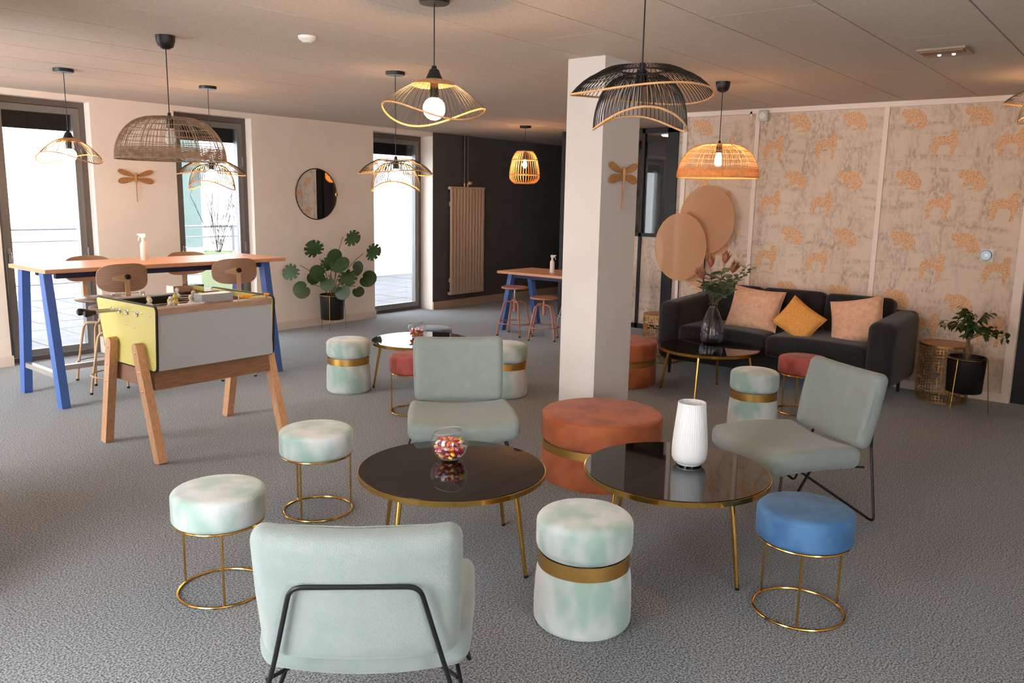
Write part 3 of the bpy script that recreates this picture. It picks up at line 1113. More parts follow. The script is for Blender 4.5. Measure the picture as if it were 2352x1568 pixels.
def hat_lamp(label, x, y, ztop, s, lit, ph):
    """wavy wire hat; ztop = tip of the black cone"""
    t = thing('pendant_lamp', label, 'lamp', (x, y, ztop), 0, LG)
    zc = canopy(t, 0, 'disc')
    MB().tube([(0, 0, zc), (0, 0, -.005)], .003, 6).build('cord', M['bplast'], t)
    MB().lathe([(0, .004), (.010, .002), (.014, -.012), (.022 * s, -.014), (.044 * s, -.066 * s), (0, -.066 * s)], 28).build('cone_cap', M['bplast'], t)

    def P(a, v):
        r = (.04 + .21 * v) * s
        wave = math.sin(2 * a + ph)
        z = (-.062 - .045 * v - .120 * v ** 2.0 + .042 * wave * v ** 2) * s
        r *= 1 + .03 * wave * v * v
        return Vector((r * math.cos(a), r * math.sin(a), z))
    A = [2 * PI * i / 56 for i in range(56)]
    stuff(curve_ribs(P, A, .0, 1, 8, (.0011 if s > .91 else .0019) * s, 4).build('wire_ribs', M['bcane'], t))
    m = MB()
    N = 48
    vs = [P(2 * PI * k / N, .02 + .33 * i / 5) + Vector((0, 0, .002)) for i in range(6) for k in range(N)]
    fs = [(i * N + k, i * N + (k + 1) % N, (i + 1) * N + (k + 1) % N, (i + 1) * N + k) for i in range(5) for k in range(N)]
    m.add(vs, fs).build('woven_crown', M['cane'], t, smooth=60)
    MB().tube([P(2 * PI * i / 90, 1) for i in range(90)], .0048 * s, 6, True).build('wavy_rim', M['cane'], t)
    z0 = -.066 * s
    MB().lathe([(0, z0), (.02, z0), (.02, z0 - .086 * s), (0, z0 - .086 * s)], 20).build('socket', M['dial'], t)
    bulb_globe(t, z0 - .135 * s, .055 * s, M['bulb'] if lit else M['bulboff'])
    return t


def umbrella_lamp(label, x, y, ztop, s, lit, ph, wire=.0013, bm='bulb'):
    """wide flat wire brim over a bell-shaped wire basket; ztop = top of the brim"""
    t = thing('pendant_lamp', label, 'lamp', (x, y, ztop), 0, LG)
    zc = canopy(t, 0, 'disc')
    MB().tube([(0, 0, zc), (0, 0, .02)], .003, 6).build('cord', M['bplast'], t)
    MB().lathe([(0, .03), (.008, .028), (.013, .012), (.012, .0), (0, -.002)], 16).build('cord_grip', M['bplast'], t)

    def U(a, v):
        w = math.sin(2 * a + ph)
        r = (.085 + .195 * v) * s * (1 + .015 * w * v)
        z = (-.004 + .012 * math.sin(PI * min(1, v * 2.2)) - .088 * v ** 2.7 + .014 * w * v * v) * s
        return Vector((r * math.cos(a), r * math.sin(a), z))

    def B(a, v):
        q = v * PI / 2
        w = math.sin(2 * a + ph + 1.2)
        r = (.06 + .125 * math.sin(q) ** .85) * s
        z = (-.022 - .152 * (1 - math.cos(q)) ** .9 - .02 * v + .036 * w * v ** 3) * s
        return Vector((r * math.cos(a), r * math.sin(a), z))
    A = [2 * PI * i / 84 for i in range(84)]
    stuff(curve_ribs(U, A, 0, 1, 8, wire * s, 4).build('brim_ribs', M['bcane'], t))
    m = MB().tube([U(2 * PI * i / 90, 1) for i in range(90)], .0042 * s, 6, True)
    m.build('brim_rim', M['cane'], t)
    MB().tube([U(2 * PI * i / 60, 0) for i in range(60)], .003 * s, 6, True).build('brim_inner_ring', M['bcane'], t)
    A = [2 * PI * i / 64 for i in range(64)]
    stuff(curve_ribs(B, A, 0, 1, 9, wire * s, 4).build('basket_ribs', M['bcane'], t))
    MB().tube([B(2 * PI * i / 80, 1) for i in range(80)], .0045 * s, 6, True).build('basket_rim', M['cane'], t)
    sp = MB()
    for k in range(4):
        a = PI / 2 * k + .3
        sp.tube([(0, 0, .0), (.06 * s * math.cos(a), .06 * s * math.sin(a), -.022 * s), U(a, 0)], .002, 5)
    sp.tube([B(2 * PI * i / 48, 0) for i in range(48)], .0025 * s, 6, True)
    sp.build('spider', M['bcane'], t)
    MB().lathe([(0, .0), (.021, -.002), (.021, -.062 * s), (0, -.062 * s)], 20).build('socket', M['dial'], t)
    if lit is not None:
        bulb_globe(t, -.112 * s, .050 * s, M[bm] if lit else M['bulboff'])
    return t


def dome_lamp(label, x, y, ztop, R, H, lit, mk):
    t = thing('pendant_lamp', label, 'lamp', (x, y, ztop), 0, LG)
    zc = canopy(t, 0, 'cup')
    MB().tube([(0, 0, zc), (0, 0, .0)], .003, 6).build('cord', M['bplast'], t)
    MB().lathe([(0, .03), (.008, .028), (.012, .0), (0, -.002)], 16).build('cord_grip', M['bplast'], t)
    ra = R * .34

    def P(a, v):
        q = v * PI / 2
        r = ra + (R - ra) * math.sin(q) ** .92
        z = -H * (1 - math.cos(q)) ** .95
        return Vector((r * math.cos(a), r * math.sin(a), z))
    A = []
    for i in range(92):
        A.append(2 * PI * i / 92 + random.uniform(-.008, .008))
    rb = curve_ribs(P, A, 0, 1, 10, .0014, 4)
    for k in range(26):
        a = 2 * PI * k / 26
        rb.tube([(.028 * math.cos(a), .028 * math.sin(a), .0), P(a, 0) + Vector((0, 0, .002)), P(a, .06)], .0017, 4)
    stuff(rb.build('cane_ribs', mk, t))
    hp = MB()
    for v, r in ((0, .003), (.25, .0018), (.42, .0022), (.56, .0018), (.68, .0018), (.8, .0022)):
        hp.tube([P(2 * PI * i / 64, v) for i in range(64)], r, 5, True)
    for k in range(12):
        a = 2 * PI * k / 12
        hp.tube([P(a, i / 10) * 1.003 for i in range(11)], .003, 5)
    hp.build('hoops', mk, t)
    wv = MB()
    for k in range(11):
        v = .83 + .015 * k
        wv.tube([P(2 * PI * i / 100, v) * (1 + .004 * (1 if (i + k) % 2 else -1)) for i in range(100)], .0021, 4, True)
    stuff(wv.build('woven_band', mk, t))
    MB().tube([P(2 * PI * i / 72, 1) for i in range(72)], .0045, 6, True).build('rim', mk, t)
    MB().lathe([(0, 0), (.02, -.002), (.02, -.06), (0, -.06)], 20).build('socket', M['dial'], t)
    bulb_pear(t, -.105, M['bulbc'] if lit else M['bulboff'])
    return t


def lantern_lamp(label, x, y, ztop, s):
    t = thing('pendant_lamp', label, 'lamp', (x, y, ztop), 0, LG)
    zc = canopy(t, 0, 'disc')
    MB().tube([(0, 0, zc), (0, 0, .0)], .003, 6).build('cord', M['bplast'], t)
    K = [(0, .10), (.03, .125), (.09, .155), (.2, .178), (.28, .187), (.33, .183), (.365, .155), (.385, .125)]

    def P(a, i):
        z, r = K[i]
        return Vector((r * s * math.cos(a), r * s * math.sin(a), -z * s))
    for k in range(34):
        a = 2 * PI * k / 34
        o = MB().tube([P(a, i) for i in range(len(K))], .0048, 5).build('bamboo_slat', M['cane'], t) if k == 0 else None
        if k == 0:
            sl = o
        else:
            c = sl.copy()
            COL.objects.link(c)
            c.parent = t
            c.rotation_euler = (0, 0, a)
    for z, r in ((.0, .10), (.10, .157), (.28, .187), (.385, .125)):
        MB().ring(r * s, .006, -z * s, 48, 6).build('hoop', M['cane'], t)
    MB().lathe([(0, 0), (.02, -.002), (.02, -.09), (0, -.09)], 20).build('socket', M['dial'], t)
    MB().tube([(-.1 * s, 0, 0), (.1 * s, 0, 0)], .004, 6).build('cross_bar', M['bcane'], t)
    bulb_pear(t, -.145, M['bulbc'])
    return t


hat_lamp('small lit wavy wire hat lamp hanging before the leftmost window', 2.807, 6.501, 2.035, .89, True, .5)
dome_lamp('large unlit grey rattan dome lamp above the football table', 2.564, 4.612, 2.022, .303, .237, False, M['rattan'])
umbrella_lamp('lit two-tier wire lamp half behind the rattan dome', 3.937, 6.445, 1.855, 1.0, True, -.97, .0021)
umbrella_lamp('lit two-tier wire lamp hanging before the window right of the round mirror', 4.226, 4.484, 1.855, .97, True, -1.0, .0019)
hat_lamp('large lit wavy wire hat lamp with cone cap above the candy bowl table', 2.79, 2.705, 2.182, .925, True, 2.3)
umbrella_lamp('large unlit black two-tier wire lamp hanging in front of the pillar', 2.93, 1.705, 2.105, 1.0, None, -.974, .0018)
dome_lamp('lit honey coloured rattan dome lamp before the leopard wallpaper', 5.88, 2.731, 2.022, .302, .242, True, M['cane'])
lantern_lamp('lit bamboo lantern lamp hanging before the dark alcove wall', 8.161, 6.355, 2.167, 1.0)
umbrella_lamp('lit two-tier wire lamp cut off by the right edge of the photo', 6.637, .728, 2.380, 1.0, True, -.9, .0013, 'bulbdim')

# ------------------------------------------------------------------ football table
FX0, FX1, FY0, FY1 = 2.40, 3.19, 4.56, 5.30
t = thing('football_table', 'yellow and grey table football game on oak legs', 'football table', (0, 0, 0))


def side_poly():
    y0, y1, z0, z1 = FY0, FY1, .545, .935
    raw = [Vector((y0 + .03, 0, z0)), Vector((y1 - .10, 0, z0)), Vector((y1, 0, z1)), Vector((y0, 0, z1))]
    out = []
    n = len(raw)
    for i in range(n):
        a, b, c = raw[i - 1], raw[i], raw[(i + 1) % n]
        u, v = (a - b).normalized() * .035, (c - b).normalized() * .035
        for k in range(7):
            q = k / 6
            p = (b + u) * (1 - q) ** 2 + b * 2 * q * (1 - q) + (b + v) * q * q
            out.append((p.x, p.z))
    return out


SPOLY = side_poly()


def side_panel(x, sg):
    MX = Matrix(((0, 0, 1, x), (1, 0, 0, 0), (0, 1, 0, 0), (0, 0, 0, 1)))
    a, b = (0, .014) if sg > 0 else (-.014, 0)
    s = MB().prism(SPOLY, a, b, MX).build('side_panel', M['yellow'], t, smooth=30)
    n = len(SPOLY)
    cx = sum(p[0] for p in SPOLY) / n
    cz = sum(p[1] for p in SPOLY) / n
    pts = [(x + (-.007 if sg < 0 else .007), p[0], p[1]) for p in SPOLY]
    MB().tube([Vector(p) for p in pts], .0085, 6, True).build('edge_band', M['blackedge'], s)
    o = x + (b if sg > 0 else a)
    for y, z in ((FY0 + .07, .88), (FY0 + .16, .885), (FY0 + .27, .89), (FY1 - .07, .89), (FY0 + .26, .79), (FY0 + .36, .80), (FY0 + .07, .60)):
        MB().lathe([(0, .003), (.005, .002), (.007, 0), (0, 0)], 8, M=Matrix.Translation((o, y, z)) @ Matrix.Rotation(sg * PI / 2, 4, 'Y')).build('screw', M['steel'], s)
    return s


side_panel(FX0, -1)
side_panel(FX1, 1)
MB().bx(FX0 + .0, FX1, FY0 + .022, FY0 + .036, .55, .885).build('end_panel', M['greyp'], t, smooth=0)
MB().bx(FX0, FX1, FY1 - .05, FY1 - .036, .62, .885).build('end_panel', M['greyp'], t, smooth=0)
MB().bx(FX0, FX1, FY0 + .012, FY0 + .10, .885, .922).build('end_rail', M['ply'], t, smooth=0)
MB().bx(FX0, FX1, FY1 - .10, FY1 - .02, .885, .922).build('end_rail', M['greyp'], t, smooth=0)
MB().bx(FX0, FX1, FY0 + .036, FY1 - .05, .70, .712).build('playing_field', M['oakd'], t, smooth=0)
MB().bx(FX0 + .001, FX0 + .02, FY0 + .036, FY1 - .05, .712, .90).build('inner_wall', M['oakd'], t, smooth=0)
MB().bx(FX1 - .02, FX1 - .001, FY0 + .036, FY1 - .05, .712, .90).build('inner_wall', M['oakd'], t, smooth=0)
MB().bx(FX0 + .02, FX1 - .02, FY1 - .105, FY1 - .10, .76, .915).build('end_edge', M['blackedge'], t, smooth=0)
g = MB().bx(2.74, 2.96, FY0 + .10, FY0 + .19, .85, .972).build('goal_housing', mat('goal_grey', L(150, 152, 152), .4), t, smooth=0)
MB().bx(2.58, 2.74, FY0 + .07, FY0 + .10, .915, .93).build('goal_ledge', M['white'], t, smooth=0)
g = MB().bx(2.80, 3.02, FY1 - .20, FY1 - .11, .85, .985).build('goal_housing', M['mirror'], t, smooth=0)
for x0, y, mk, n in ((2.97, FY0 + .055, mat('orange_beads', L(250, 170, 40), .4), 10), (2.46, FY1 - .06, M['white'], 9)):
    c = MB().tube([(x0, y, .945), (x0 + .21, y, .945)], .0025, 6).tube([(x0, y, .92), (x0, y, .95)], .006, 8).tube([(x0 + .21, y, .92), (x0 + .21, y, .95)], .006, 8).build('score_counter', M['steel'], t)
    for k in range(n):
        x = x0 + .015 + .0125 * k + (.095 if k > n - 4 else 0)
        bdm = MB().lathe([(.003, -.005), (.009, -.004), (.010, 0), (.009, .004), (.003, .005)], 12, M=Matrix.Translation((x, y, .945)) @ Matrix.Rotation(PI / 2, 4, 'Y')).build('bead', mk, c)


def player(parent, x, y, z, mk):
    m = MB().lathe([(0, -.075), (.016, -.075), (.014, -.055), (.017, -.03), (.024, -.01), (.024, .006), (.012, .02), (.008, .026), (.014, .036), (.016, .046), (.011, .058), (0, .062)], 16, M=Matrix.Translation((x, y, z)))
    m.build('player', mk, parent)


mw_ = mat('player_white', L(232, 226, 214), .35)
my_ = mat('player_yellow', L(226, 204, 110), .35)
for k, (y, xs_, mk, pull) in enumerate(((4.78, (2.60, 2.80, 3.0), mw_, 0), (4.90, (2.66, 2.90), my_, 0), (4.995, (2.58, 2.72, 2.86, 3.0), mw_, -1), (5.085, (2.62, 2.8, 2.98), my_, -1))):
    xa, xb = (FX0 - .16, FX1 + .035) if pull else (FX0 - .03, FX1 + .09)
    r = MB().tube([(xa, y, .875), (xb, y, .875)], .0065, 10).build('rod', M['steel'], t)
    hx, sg = (xa, -1) if pull else (xb, 1)
    MB().lathe([(0, 0), (.0115, 0), (.016, .02), (.022, .045), (.022, .058), (.015, .066), (0, .068)], 20, M=Matrix.Translation((hx, y, .875)) @ Matrix.Rotation(sg * PI / 2, 4, 'Y')).build('handle', M['bplast'], r)
    MB().ring(.013, .005, 0, 20, 6, M=Matrix.Translation((FX0 - .014, y, .875)) @ Matrix.Rotation(PI / 2, 4, 'Y')).ring(.013, .005, 0, 20, 6, M=Matrix.Translation((FX1 + .014, y, .875)) @ Matrix.Rotation(PI / 2, 4, 'Y')).build('bushing', M['steel'], r)
    for x in xs_:
        player(r, x, y, .875, mk)
# stand
MB().bx(FX0 - .004, FX1 + .004, FY0 + .075, FY0 + .10, .425, .552).build('apron', M['oakd'], t, smooth=0)
MB().bx(FX0 - .004, FX1 + .004, FY1 - .17, FY1 - .145, .425, .55).build('apron', M['oakd'], t, smooth=0)
for x in (FX0 + .01, FX1 - .01):
    MB().bx(x - .012, x + .012, FY0 + .10, FY1 - .17, .43, .548).build('side_apron', M['oakd'], t, smooth=0)


def oak_leg(x, yt, zt, yf, nm='leg'):
    w, d = .062, .052
    p0, p1 = Vector((x, yf, 0)), Vector((x, yt, zt))
    ax = (p1 - p0)
    ln = ax.length
    ax.normalize()
    xx = Vector((1, 0, 0))
    yy = ax.cross(xx)
    poly = [(-w / 2, 0), (w / 2, 0)] + [(w / 2 * math.cos(PI * i / 8), ln - w / 2 + w / 2 * math.sin(PI * i / 8)) for i in range(9)]
    # prism axes: poly x -> yy, poly y -> ax, depth -> xx
    MX = frame_M(p0 - xx * d / 2, yy, ax, xx)
    o = MB().prism(poly, 0, d, MX)
    o = o.build(nm, M['oak'], t, smooth=30)
    m = MB()
    sx = -1 if x < 2.8 else 1
    for q in (.92, .76, .60):
        c = p0 + ax * ln * q
        m.lathe([(0, .004), (.005, .003), (.0075, 0), (0, 0)], 10, M=Matrix.Translation(c + xx * sx * d / 2) @ Matrix.Rotation(sx * PI / 2, 4, 'Y'))
    m.build('bolts', M['steel'], o)
    # level the foot with the floor
    return o


for x in (FX0 - .042, FX1 + .042):
    oak_leg(x, 4.745, .705, 4.545)
    oak_leg(x, 5.055, .705, 5.22)

# ------------------------------------------------------------------ high tables


def blue_leg(t, x, yt, yf, h, w=.085, d=.06):
    m = MB()
    vs = []
    for z, y in ((0, yf), (h, yt)):
        vs += [(x - d / 2, y - w / 2, z), (x + d / 2, y - w / 2, z), (x + d / 2, y + w / 2, z), (x - d / 2, y + w / 2, z)]
    m.add(vs, [(3, 2, 1, 0), (4, 5, 6, 7), (0, 1, 5, 4), (1, 2, 6, 5), (2, 3, 7, 6), (3, 0, 4, 7)])
    return m.build('leg', M['bluepaint'], t, smooth=0)


def high_table(label, x, y, rz, ln, wd, h, spread, topspread, inset, rail, legw=.085, linset=.10):
    t = thing('high_table', label, 'table', (x, y, 0), rz, None)
    MB().box(0, 0, h - .015, ln, wd, .03).build('tabletop', M['beech'], t, smooth=0)
    MB().bx(-ln / 2 + inset, ln / 2 - inset, -.2, -.15, h - .085, h - .03).bx(-ln / 2 + inset, ln / 2 - inset, .15, .2, h - .085, h - .03).build('apron', mat('dark_blue_beam', L(44, 52, 86), .45), t, smooth=0)
    for x0 in (-ln / 2 + linset, ln / 2 - inset):
        blue_leg(t, x0, -topspread / 2, -spread / 2, h - .03, legw)
        blue_leg(t, x0, topspread / 2, spread / 2, h - .03, legw)
        if rail:
            MB().box(x0, 0, .235, .04, spread * .84, .04).build('cross_rail', M['alu'], t, smooth=0)
    if rail:
        MB().bx(-ln / 2 + inset + .02, ln / 2 - inset - .02, -.02, .02, .21, .25).build('foot_rail', M['alu'], t, smooth=0)
    return t


high_table('tall beech topped bar table on blue A-frame legs before the left windows', 3.51, 6.62, math.radians(-1.3), 2.03, .70, 1.03, .72, .40, .13, True, .085, .055)
high_table('low beech topped table on blue legs against the dark alcove, partly behind the pillar', 8.06, 5.70, math.radians(90), 1.40, .70, .72, .72, .36, .10, False, .075)


def spray_bottle(label, x, y, z, rz, body, s=1.0):
    t = thing('spray_bottle', label, 'spray bottle', (x, y, z), rz)
    MB().lathe([(0, 0), (.026 * s, 0), (.028 * s, .004), (.028 * s, .12 * s), (.024 * s, .138 * s), (.012 * s, .15 * s), (.012 * s, .165 * s), (0, .165 * s)], 28).build('bottle', body, t)
    h = MB()
    h.lathe([(0, .158 * s), (.015 * s, .158 * s), (.015 * s, .178 * s), (0, .178 * s)], 20)
    h.box(-.004 * s, 0, .197 * s, .05 * s, .02 * s, .028 * s)
    h.box(-.036 * s, 0, .203 * s, .02 * s, .012 * s, .012 * s)
    h.box(.0, 0, .182 * s, .02 * s, .018 * s, .02 * s)
    h.build('spray_head', M['white'], t, smooth=30)
    MB().tube([(-.022 * s, 0, .188 * s), (-.034 * s, 0, .178 * s), (-.04 * s, 0, .155 * s)], [.006 * s, .005 * s, .004 * s], 8).build('trigger', M['white'], t)
    return t


spray_bottle('pale spray bottle standing on the tall bar table by the windows', 3.437, 6.70, 1.03, -YAW, M['white'], 1.05)
spray_bottle('cream spray bottle standing on the alcove table', 8.03, 5.80, .72, PI - YAW, M['cream'], 1.0)

# high chairs with plywood backs


def high_chair(label, x, y, rz, dz=0.0):
    # local +y = sitter's front
    t = thing('high_chair', label, 'chair', (x, y, 0), rz, 'adjustable high chairs at the bar table')
    sh = .70
    MB().lathe([(0, sh - .012), (.17, sh - .012), (.185, sh - .004), (.185, sh + .01), (.17, sh + .016), (0, sh + .014)], 40).build('seat', M['ply'], t)

    def db(p):
        u = p.x / .2
        return Vector((p.x, p.y + .045 * u * u - .045, p.z))
    MB().rbox(.405, .014, .215, .0065, 2, None, mid=8)
    b = MB()
    n, e = 56, 3.2
    outl = []
    for i in range(n):
        a = 2 * PI * i / n
        cu, su = math.cos(a), math.sin(a)
        outl.append((.2025 * math.copysign(abs(cu) ** (2 / e), cu), .108 * math.copysign(abs(su) ** (2 / e), su) * (1 - .0 * cu)))
    vs, fs = [], []
    for off in (-.006, .006):
        for s in (1, .8, .55, .3):
            for (u, v) in outl:
                uu, vv = u * s, v * s
                vs.append((uu, -.19 + off + .05 * (uu / .2) ** 2, .945 + dz + vv))
        vs.append((0, -.19 + off, .945 + dz))
    for q in range(2):
        o = q * (4 * n + 1)
        for r in range(3):
            for i in range(n):
                j = (i + 1) % n
                fs.append((o + r * n + i, o + r * n + j, o + (r + 1) * n + j, o + (r + 1) * n + i))
        for i in range(n):
            fs.append((o + 3 * n + i, o + 3 * n + (i + 1) % n, o + 4 * n))
    for i in range(n):
        j = (i + 1) % n
        fs.append((i, j, 4 * n + 1 + j, 4 * n + 1 + i))
    b.add(vs, fs)
    bo = b.build('backrest', M['ply'], t, smooth=45)
    MB().prism([(-.11, -.012), (-.02, -.03), (.0, -.03), (.0, .03), (-.02, .03), (-.11, .012)], -.004, 0, Matrix(((1, 0, 0, 0), (0, 0, -1, -.199), (0, 1, 0, .945 + dz), (0, 0, 0, 1)))).build('bracket', M['beige'], bo, smooth=0)
    MB().lathe([(0, 0), (.02, 0), (.022, .012), (.018, .026), (0, .028)], 16, M=Matrix.Translation((.0, -.208, .955 + dz)) @ Matrix.Rotation(PI / 2, 4, 'X')).build('knob', M['bplast'], bo)
    sp = MB()
    pts = [(0, -.05, sh - .016), (0, -.2, sh - .016), (0, -.212, sh + .02), (0, -.203, .975 + dz)]
    pts = bend(pts, .05, 6)
    for i in range(len(pts) - 1):
        a, c = pts[i], pts[i + 1]
        sp.add([a + Vector((-.02, 0, 0)), a + Vector((.02, 0, 0)), c + Vector((.02, 0, 0)), c + Vector((-.02, 0, 0)),
                a + Vector((-.02, -.004, -.004)), a + Vector((.02, -.004, -.004)), c + Vector((.02, -.004, -.004)), c + Vector((-.02, -.004, -.004))],
               [(0, 1, 2, 3), (7, 6, 5, 4), (0, 4, 5, 1), (2, 6, 7, 3), (0, 3, 7, 4), (1, 5, 6, 2)])
    sp.build('back_support', M['beige'], t, smooth=0)
    base(t, M['beige'], sh, .16, .215)
    return t


def base(t, m, sh, r0, r1, hub=.50, ringz=.17):
    MB().lathe([(0, hub - .12), (.02, hub - .12), (.02, hub + .03), (0, hub + .03)], 20).build('hub', m, t)
    MB().tube([(0, 0, hub - .10), (0, 0, sh - .014)], .0115, 12).build('screw_spindle', M['steel'], t)
    for k in range(4):
        a = PI / 4 + PI / 2 * k
        d = Vector((math.cos(a), math.sin(a), 0))
        pts = bend([Vector((0, 0, hub)) + d * .015, Vector((0, 0, hub)) + d * r0 * .82, d * r1 * .93 + Vector((0, 0, .12)), d * r1 + Vector((0, 0, .004))], .07, 7)
        l = MB().tube(pts, .0105, 10).build('leg', m, t)
        MB().tube([d * r1, d * r1 + Vector((0, 0, .016))], .0125, 10).build('rubber_foot', M['bplast'], l)
    MB().ring(r1 * .93, .006, ringz, 44, 8).build('foot_ring', m, t)


high_chair('plywood backed high chair at the near side of the bar table, left of the two', 3.02, 6.40, math.radians(3))
high_chair('plywood backed high chair at the near side of the bar table, behind the football table', 3.99, 6.36, math.radians(-6))
high_chair('plywood backed high chair on the window side of the bar table, before the left window', 3.17, 6.99, PI + .05)
high_chair('plywood backed high chair on the window side of the bar table, beside the green planter', 4.06, 6.99, PI - .03)


def pink_stool(label, x, y, rz, sh, m):
    t = thing('swivel_stool', label, 'stool', (x, y, 0), rz, 'low swivel stools at the alcove table')
    MB().lathe([(0, sh - .022), (.15, sh - .022), (.16, sh - .016), (.16, sh - .002), (.15, sh + .002), (.12, sh - .002), (0, sh - .003)], 36).build('seat', m, t)
    base(t, m, sh, .15, .21, .40, .15)
    return t


pink_stool('dusty pink metal stool with raised seat by the blue leg of the alcove table', 7.50, 5.95, .2, .575, M['pinkm'])
pink_stool('dusty pink metal stool with low seat beside the pillar', 7.50, 5.52, .5, .49, M['pinkm'])
pink_stool('grey metal stool on the far side of the alcove table beside the pillar', 8.45, 5.75, .1, .56, mat('grey_metal', L(150, 150, 150), .4, .2))

# ------------------------------------------------------------------ sofa
SX, SY = 7.205, 2.63
t = thing('sofa', 'long charcoal felt sofa with three back cushions against the leopard wallpaper', 'sofa', (SX, SY, 0))
F0, F1, B1 = -.40, .30, .41          # front, back of seat, rear (x, forward is -x)
LY, RY = 1.03, -1.03
MB().rbox(.74, 1.80, .17, .03, 4, lambda p: Vector((p.x - .0, p.y, p.z + .215))).build('base_frame', M['sofa'], t, smooth=60)


def puff(c, bx_, by_, bz_):
    def f(p):
        return Vector((p.x * (1 + .0), p.y, p.z)) + Vector(c) + Vector((
            -bx_ * (1 - (p.y / .47) ** 2) * (1 if p.x < 0 else 0), 0, bz_ * (1 - (p.y / .5) ** 2) * (1 if p.z > 0 else 0)))
    return f


for k, cy in enumerate((.417, -.417)):
    MB().rbox(.72, .83, .17, .05, 5, puff((-.06, cy, .375), .03 if k else .01, 0, .03)).build('seat_cushion', M['sofa'], t, smooth=60)
for cy, w, h in ((.58, .575, .365), (0, .575, .365), (-.58, .575, .36)):
    Mt = Matrix.Translation((.20, cy, .455)) @ Matrix.Rotation(math.radians(13), 4, 'Y')
    MB().rbox(.17, w, h, .05, 5, lambda p, Mt=Mt, h=h: Mt @ Vector((p.x - .025 * (1 - (p.y / .32) ** 2) * (1 if p.x < 0 else 0), p.y, p.z + h / 2)), mid=8).build('back_cushion', M['sofa'], t, smooth=60)
MB().rbox(.12, 2.06, .58, .05, 5, lambda p: Vector((p.x + .35, p.y, p.z + .42)), mid=8).build('back_frame', M['sofa'], t, smooth=60)
for sg in (1, -1):
    def arm(p, sg=sg):
        u = (p.x + .40) / .81
        top = max(0, p.z) / .29
        return Vector((p.x - .025 * (1 - (p.z / .29) ** 2) * (1 if p.x < 0 else 0), p.y * (1 + .06 * top) + sg * .935, p.z + .42 - .03 * max(0, 1 - u) * top))
    a_ = MB().rbox(.83, .205, .58, .075, 6, arm, mid=8).build('arm', M['sofa'], t, smooth=60)
for x, y in ((-.34, .93), (-.34, -.93), (.33, .93), (.33, -.93), (-.34, 0)):
    MB().tube([(x, y, 0), (x, y, .14)], [.013, .017], 10).build('leg', M['bplast'], t)


def pillow(name, label, key, c, w, h, th, roll, lean, yaw=0.0):
    t = thing(name, label, 'cushion', c, 0, 'cushions on the charcoal sofa')
    n = 16
    vs, fs = [], []
    for s in (-1, 1):
        for i in range(n + 1):
            for j in range(n + 1):
                u, v = -1 + 2 * i / n, -1 + 2 * j / n
                pin = 1 - .07 * (1 - abs(v) ** 2) * abs(u) ** 6, 1 - .07 * (1 - abs(u) ** 2) * abs(v) ** 6
                d = th / 2 * (max(0, 1 - u ** 4) * max(0, 1 - v ** 4)) ** .55
                wr_ = .006 * mnoise.noise(Vector((u * 2.3 + c[1] * 9, v * 2.3, s))) * (1 - abs(u * v))
                vs.append(Vector((s * (d + wr_ * (d > 1e-4)), u * w / 2 * pin[0], v * h / 2 * pin[1])))
    q = (n + 1) ** 2
    for s in range(2):
        for i in range(n):
            for j in range(n):
                a = s * q + i * (n + 1) + j
                fs.append((a, a + 1, a + n + 2, a + n + 1) if s else (a, a + n + 1, a + n + 2, a + 1))
    R = Matrix.Rotation(yaw, 4, 'Z') @ Matrix.Rotation(lean, 4, 'Y') @ Matrix.Rotation(roll, 4, 'X')
    o = MB().add(vs, fs, R).build('cushion_cover', M[key], t, smooth=70)
    e = [R @ Vector((0, a * w / 2, b * h / 2)) for a, b in ((-1, -1), (1, -1), (1, 1), (-1, 1))]
    lp = []
    for i in range(4):
        for k in range(8):
            p = e[i].lerp(e[(i + 1) % 4], k / 8)
            u = 2 * k / 8 - 1
            m = (e[i] + e[(i + 1) % 4]) / 2
            lp.append(p - m.normalized() * (.07 * (1 - u * u) * w / 2))
    MB().tube(lp, .003, 6, True).build('seam_edge', M[key], t)
    return t


pillow('sofa_cushion', 'peach velvet cushion at the left of the mustard one', 'peach', (7.13, 2.87, .645), .47, .40, .13, .08, .42, .1)
pillow('sofa_cushion', 'mustard knitted cushion standing on its corner in the middle of the sofa', 'mustard', (6.985, 2.415, .605), .36, .30, .12, .56, .40, .05)
pillow('sofa_cushion', 'peach velvet cushion at the right of the mustard one', 'peach', (7.11, 1.975, .635), .44, .40, .14, -.24, .40, -.12)

# ------------------------------------------------------------------ gold fretwork drum tables


